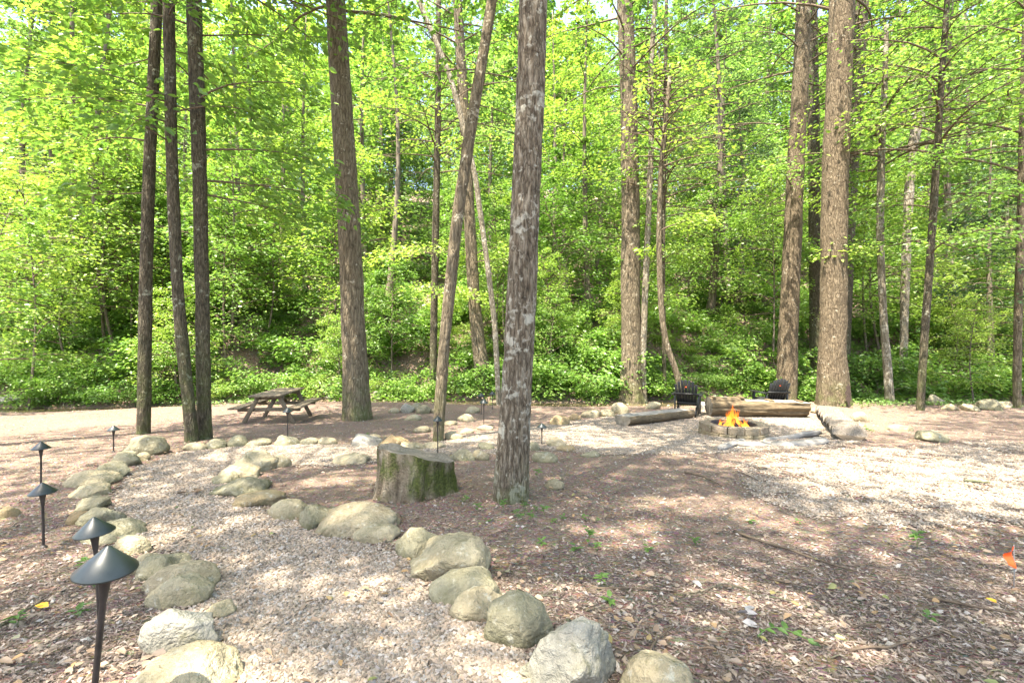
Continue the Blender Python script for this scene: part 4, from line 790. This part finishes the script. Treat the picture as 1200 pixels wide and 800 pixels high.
# ------------------------------------------------------------------ log benches
def log_mesh(L, ry, rz, ztop, seed, layers=.0, wav=None, k=44, n=90):
    """log along X; flat or wavy adzed top; returns (side, top, ends)"""
    x = np.linspace(-L/2, L/2, n); th = np.arange(k)*2*PI/k; Xg, T = np.meshgrid(x, th, indexing='ij')
    Q = np.stack([Xg*1.6, np.cos(T)*5, np.sin(T)*5], -1)
    rr_ = 1+.045*(1-2*np.abs(vnoise(Q*1.5, seed)))+.06*fbm(np.stack([Xg*1.2, np.cos(T), np.sin(T)], -1), 2, seed+2)
    y = ry*rr_*np.cos(T); z = rz*rr_*np.sin(T)
    if layers: s = 1-2*np.abs(vnoise(np.stack([Xg*.9, 0*Xg, z*22], -1), seed+5)); y = y*(1+layers*s)
    ztv = ztop+(wav(Xg) if wav else 0*Xg)+.008*vnoise(np.stack([Xg*6, y*10, 0*Xg], -1), seed+8)
    topm = z > ztv; z = np.minimum(z, ztv); V = np.stack([Xg, y, z+rz], -1)
    i, j = np.meshgrid(np.arange(n-1), np.arange(k), indexing='ij'); j2 = (j+1) % k
    q = np.stack([i*k+j, (i+1)*k+j, (i+1)*k+j2, i*k+j2], -1).reshape(-1, 4); tm = topm.ravel()[q].all(1)
    return V.reshape(-1, 3), q, tm, [V[0], V[-1]]
def log_bench(name, label, A, Bp, ry, rz, ztop, seed, layers=0., wav=None, mats=('log_side', 'log_top', 'cut')):
    A = Vector(A); Bp = Vector(Bp); mid = (A+Bp)/2; d = Bp-A; root = empty(name, (mid.x, mid.y, (A.z+Bp.z)/2-.02)); root.rotation_euler = (0, -math.asin(d.z/d.length), math.atan2(d.y, d.x))
    V, q, tm, ends = log_mesh(d.length, ry, rz, ztop, seed, layers, wav)
    MB().add(V, q[~tm]).obj('log_body', M[mats[0]], root); 
    if tm.any(): MB().add(V, q[tm]).obj('seat_top', M[mats[1]], root)
    for e, sg in zip(ends, (-1, 1)):
        c = e.mean(0); k = len(e); Vn = np.concatenate([[c+[sg*.01, 0, 0]], c+(e-c)*.6+[sg*.006, 0, 0], e]); Fc = [[0, 1+j, 1+(j+1) % k] for j in range(k)]
        mb = MB().add(Vn, Fc); mb.Fs.append((np.array([[1+j, 1+k+j, 1+k+(j+1) % k, 1+(j+1) % k] for j in range(k)]), 0)); mb.obj('cut_end', M[mats[2]], root)
    return tag(root, label, 'log bench')
g1, g2 = gp(731, 500), gp(808, 490)
log_bench('log_bench', 'flat-topped log bench with a pale cut end left of the fire', (g1.x, g1.y+.15, g1.z), (g2.x, g2.y+.15, g2.z), .21, .155, .08, 3)
g1, g2 = gp(836, 489), gp(951, 490)
lb = log_bench('log_bench', 'long thick split log bench with layered side behind the fire', (g1.x, g1.y+.28, g1.z), (g2.x, g2.y+.28, g2.z),   .27, .26, .17, 7, .22, lambda x: np.where(x < -.35, .075, 0.)-.02*x)
for (x, wd, hz) in ((-1.12, .07, .515), (-.42, .09, .51), (.32, .11, .435), (1.06, .08, .42)):
    mb = MB(); mb.box((x, -.02, hz), (wd, .34, .05), bev=.3); mb.obj('bark_stub', M['log_side'], lb)
g1, g2 = gp(1003, 517), gp(968, 485)
log_bench('log_bench', 'grey log bench with wavy scalloped seats right of the fire', (g1.x-.02, g1.y+.1, g1.z), (g2.x, g2.y, g2.z), .24, .15, .05, 9, .05, lambda x: .085*np.sin(x*8.5+1.2)-.03, ('log_grey', 'log_grey', 'cut_dark'))
def rail(u0, v0, u1, v1, wd, hz, seed, label):
    a, b = gp(u0, v0), gp(u1, v1); m = (a+b)/2; d = b-a; L = d.length; x = np.linspace(-L/2, L/2, 24)
    th = np.arange(10)*2*PI/10; Xg, T = np.meshgrid(x, th, indexing='ij'); r = 1+.25*vnoise(np.stack([Xg*4, np.cos(T)*1.5, np.sin(T)*1.5], -1), seed); e = np.clip((L/2-np.abs(Xg))/(.12*L)+.25, 0, 1)
    V = np.stack([Xg, wd*r*np.cos(T)*e, hz*r*np.sin(T)*e**.5+hz*.5+.03*np.sin(Xg*3+seed)], -1)
    i, j = np.meshgrid(np.arange(23), np.arange(10), indexing='ij'); q = np.stack([i*10+j, (i+1)*10+j, (i+1)*10+(j+1) % 10, i*10+(j+1) % 10], -1).reshape(-1, 4)
    mb = MB().add(V, q); mb.Fs.append((np.array([list(range(10)), [239-j for j in range(10)]]), 0)); o = mb.obj('split_log', M['log_top'], loc=(m.x, m.y, m.z)); o.rotation_euler = (0, 0, math.atan2(d.y, d.x)); tag(o, label, 'log')
rail(842, 528, 872, 517, .07, .05, 3, 'short grey split rail angled toward the fire pit')
rail(862, 523, 925, 520, .12, .05, 4, 'long grey weathered split log lying in front of fire pit')
rail(905, 522, 968, 519, .13, .06, 5, 'grey weathered split log next to the scalloped log bench')
rail(895, 516, 962, 511, .06, .06, 6, 'thin grey rail lying behind the weathered split logs')

# ------------------------------------------------------------------ chairs
def chair(loc, rz, label):
    r = empty('adirondack_chair', loc, rz); K = M['black']; rc = rotx(R(-22))     # faces +Y, back leans to -Y
    piv = np.array([0, -.20, .30])
    def B_(n, c, d, rot=None): return MB().box(c, d, rot).obj(n, K, r)
    for k in range(7):
        s = (k-3)/3; Ls = .74-.13*s*s; fan = roty(R(5*s)); rot = rotx(R(22))@fan
        c = piv+rotx(R(22))@(np.array([s*.20, 0, -.02])+fan@np.array([0, 0, Ls/2])); B_('back_slat', c, (.068, .02, Ls), rot)
    cb = piv+rotx(R(22))@np.array([0, -.032, .33]); B_('back_brace', cb, (.62, .045, .05), rotx(R(22)))
    cb = piv+rotx(R(22))@np.array([0, -.03, .05]); B_('lower_brace', cb, (.48, .03, .07), rotx(R(22)))
    for k in range(5): B_('seat_slat', (0, -.14+k*.105, .30+k*.018), (.50, .092, .02), rotx(R(9)))
    for s in (-1, 1):
        B_('arm', (s*.32, .06, .565), (.115, .72, .024)); B_('leg', (s*.275, .34, .275), (.035, .09, .57))
        B_('leg', (s*.235, -.06, .19), (.035, .92, .11), rotx(R(16))); B_('rear_post', (s*.29, -.26, .33), (.035, .06, .5))
    bd = piv+rotx(R(22))@np.array([0, -.0125, .52]); mb = MB().lathe([(.0, .006), (.016, .005), (.018, 0)], 16); V = mb.V[0]; V[:, 0] *= 1.3; mb.V[0] = V@rotx(R(112)).T+bd; mb.obj('badge', M['flag'], r)
    return tag(r, label, 'chair')
c1 = up(806, 470, 12.2); chair((c1.x, 12.2, float(hgt(c1.x, 12.2))), R(-28), 'black slatted outdoor chair turned aside between two log benches')
c2 = up(903, 470, 12.6); chair((c2.x, 12.6, float(hgt(c2.x, 12.6))), R(4), 'black slatted outdoor chair right behind the long log bench')

# ------------------------------------------------------------------ flag, sticks, seedlings, fallen things
fp = gp(1188, 690); root = empty('marker_flag', fp)
tz = .25
MB().tube([(0, 0, -.03), (.003, 0, tz*.5), (.0, 0, tz)], .0022, 6).obj('wire_stem', M['wire'], root)
X, Z = np.meshgrid(np.linspace(0, 1, 7), np.linspace(0, 1, 9), indexing='ij'); V = np.stack([-.055*X*(1-.15*Z), -.02*np.sin(X*3)+.012*np.sin(Z*5), tz-.13*Z*(1)-X*(.045)+X*Z*.07], -1)
i, j = np.meshgrid(np.arange(6), np.arange(8), indexing='ij'); MB().add(V, np.stack([i*9+j, (i+1)*9+j, (i+1)*9+j+1, i*9+j+1], -1).reshape(-1, 4)).obj('flag_sheet', M['flag'], root)
tag(root, 'small bright orange marker flag on a wire in the mulch', 'flag')
def stick(pts, r, label, mat='twig', group=None):
    P = []
    for k, (u, v) in enumerate(pts): g = gp(u, v); P.append((g.x, g.y, g.z+r*1.2+.012*(k % 2)))
    P = np.array(P); o = P[0].copy(); s = np.linspace(0, 1, 14); q = np.linspace(0, 1, len(P)); L = np.linalg.norm(P[-1]-P[0])
    Q = np.stack([np.interp(s, q, P[:, c]) for c in range(3)], -1)-o; Q += .018*L*np.stack([vnoise(np.stack([s*6, s*0+c*3, s*0+pts[0][0]*.37], -1), 2) for c in range(3)], -1)*[1, 1, .3]
    tag(MB().tube(Q, r*(1-.6*s), 6).obj('fallen_stick', M[mat], loc=o), label, 'stick', group)
stick([(860, 625), (900, 640), (950, 657), (1003, 673)], .012, 'long dark fallen stick lying across the right mulch')
stick([(803, 555), (822, 560), (845, 571)], .016, 'short dark fallen branch on sunlit mulch before the fire')
stick([(690, 690), (760, 693), (800, 697)], .006, 'thin grey twig lying near the oval stone')
stick([(800, 698), (850, 688), (890, 698), (935, 709)], .006, 'pale bent twig between the long stick and the boulders', 'bark_pale')
stick([(1130, 565), (1160, 569)], .02, 'short stout stick on the sunlit pale mulch', 'bark_pale')
stick([(905, 680), (940, 690)], .007, 'little dark twig below the long fallen stick')
stick([(752, 790), (765, 755), (790, 735)], .006, 'curved twig next to the cream stone at the mulch edge')
stick([(0, 737), (30, 722), (50, 705)], .012, 'pale stick beside the yellow fallen leaf', 'bark_pale')
stick([(1000, 765), (1060, 760), (1110, 742)], .007, 'thin brown twig in the mulch below the orange flag')
stick([(1080, 700), (1140, 716), (1195, 722)], .009, 'brown twig lying under the orange flag')
for k in range(26):
    u, v = rr.uniform(560, 1190), rr.uniform(560, 795); an = rr.uniform(-.5, .5); l = rr.uniform(12, 40)
    stick([(u, v), (u+l*.5, v+l*an*.3), (u+l, v+l*an*.5)], rr.uniform(.003, .006), 'small brown twig scattered on the mulch right of the boulders', rr.choice(['twig', 'bark_pale']), 'small twigs on the mulch')
fb = [(1188, 408, 1130, 404, .1)]
a, b = up(1215, 412, 17.5), up(1135, 405, 19.5); a.z = float(hgt(a.x, a.y))+.35; b.z = float(hgt(b.x, b.y))+.25
tag(MB().tube(np.array([a, a*.7+b*.3, a*.4+b*.6, b]), [.16, .15, .14, .1], 12).obj('fallen_log', M['bark_pale']), 'fallen pale trunk lying across the brushy right bank', 'log')
sd = []
for k in range(4):
    rg = np.random.default_rng(600+k); mb = MB(); root = bpy.data.objects.new('seedling', None); nl = (7, 10, 14, 6)[k]; hh = (.10, .14, .2, .06)[k]
    mb.tube([(0, 0, -.01), (.005, 0, hh*.5), (.01, .005, hh)], .002, 5); st = bpy.data.objects.new('stem', mb.mesh('stem', M['weed'])); st.parent = root
    a = np.arange(nl)*2.4; z = hh*rg.uniform(.4, 1., nl); P = np.stack([.004*np.cos(a), .004*np.sin(a), z], -1); lb_ = MB().leaves(P, np.stack([np.cos(a), np.sin(a), rg.normal(.15, .2, nl)], -1), np.stack([0*a, 0*a, 0*a+1.]+0*P.T, -1) if False else np.tile([0, 0, 1.], (nl, 1))+rg.normal(0, .2, (nl, 3)), rg.uniform(.04, .085, nl), rg.uniform(.022, .045, nl), six=True)
    lf = bpy.data.objects.new('leaf_cluster', lb_.mesh('leaf_cluster', M['weed'])); lf.parent = root; sd.append(root)
SDL = ['small green seedling with few leaves sprouting from mulch', 'leafy green weed sprouting from mulch', 'taller green weed with many leaves sprouting from mulch', 'tiny low green sprout in the mulch']
sp = [(590, 600), (605, 606), (615, 602), (628, 600), (638, 606), (622, 612), (648, 612), (610, 612), (572, 612), (660, 608), (685, 610), (700, 612), (675, 645), (690, 640), (700, 645), (635, 638), (715, 708), (705, 690), (760, 645), (1075, 645), (630, 560), (560, 600), (545, 590), (430, 510), (90, 720), (110, 690), (20, 735), (100, 675), (205, 596), (935, 615), (1090, 730), (880, 612), (815, 640), (1015, 512), (1022, 508)]
for k, (u, v) in enumerate(sp):
    g = gp(u, v); t = rr.randrange(4); place(sd[t], g.x, g.y, rr.uniform(0, 6.28), rr.uniform(.4, .8)*(1 if v > 560 else 1.4), SDL[t], 'seedling', 'seedlings: '+('few leaves', 'leafy', 'taller', 'tiny')[t], z=g.z+.01)
def dropped(u, v, n, size, mat, label, cat='leaf', seed=0):
    rg = np.random.default_rng(seed); g = gp(u, v); a = rg.uniform(0, 6.28, n); P = np.stack([rg.normal(0, size*.5, n), rg.normal(0, size*.4, n), .02+rg.uniform(0, .02, n)], -1) if n > 1 else np.array([[0, 0, .025]])
    D = np.stack([np.cos(a), np.sin(a), rg.normal(.1, .1, n)], -1); N = np.tile([0, 0, 1.], (n, 1))+rg.normal(0, .3, (n, 3)); L = size*rg.uniform(.8, 1.2, n)
    if cat == 'sprig':
        root = empty('leaf_sprig', g); t = np.linspace(0, 1, n); P = np.stack([t*.2-.1, .03*np.sin(t*4), .025+.02*np.sin(t*3)], -1); D[:, :2] = np.stack([.6+0*t, np.where(np.arange(n) % 2, 1., -1.)], -1)
        MB().tube(P, .0025, 5).obj('stem', M['weed'], root)
        for q in range(n): MB().leaves(P[q:q+1], D[q:q+1], N[q:q+1], L[q:q+1], L[q:q+1]*.5, six=True).obj('leaf', mat, root)
        return tag(root, label, cat)
    for q in range(n): tag(MB().leaves(P[q:q+1], D[q:q+1], N[q:q+1], L[q:q+1], L[q:q+1]*.55, six=True).obj('fallen_leaf', mat, loc=g), label, cat, label if n > 1 else None)
oy = simple('yellow_leaf', (.6, .3, .03), (.7, .42, .05), 20); gy = simple('grey_leaf', (.25, .23, .21), (.38, .35, .32), 20)
dropped(57, 716, 1, .07, oy, 'yellow-orange fallen leaf on mulch beside the leaning path light', seed=1)
dropped(1168, 712, 1, .05, oy, 'yellow fallen leaf in mulch under the orange flag', 'leaf', 2)
dropped(915, 752, 9, .055, M['weed'], 'fallen green leafy sprig lying on the mulch', 'sprig', 3)
dropped(878, 728, 4, .07, gy, 'curled grey dead leaves clumped on the mulch', 'leaf', 4)
dropped(812, 685, 1, .08, gy, 'grey dead leaf near the pale bent twig', 'leaf', 5)
dropped(218, 582, 3, .12, simple('brown_leaf', (.16, .10, .06), (.25, .16, .1), 20), 'brown dead leaves lying on the gravel bend', 'leaf', 6)
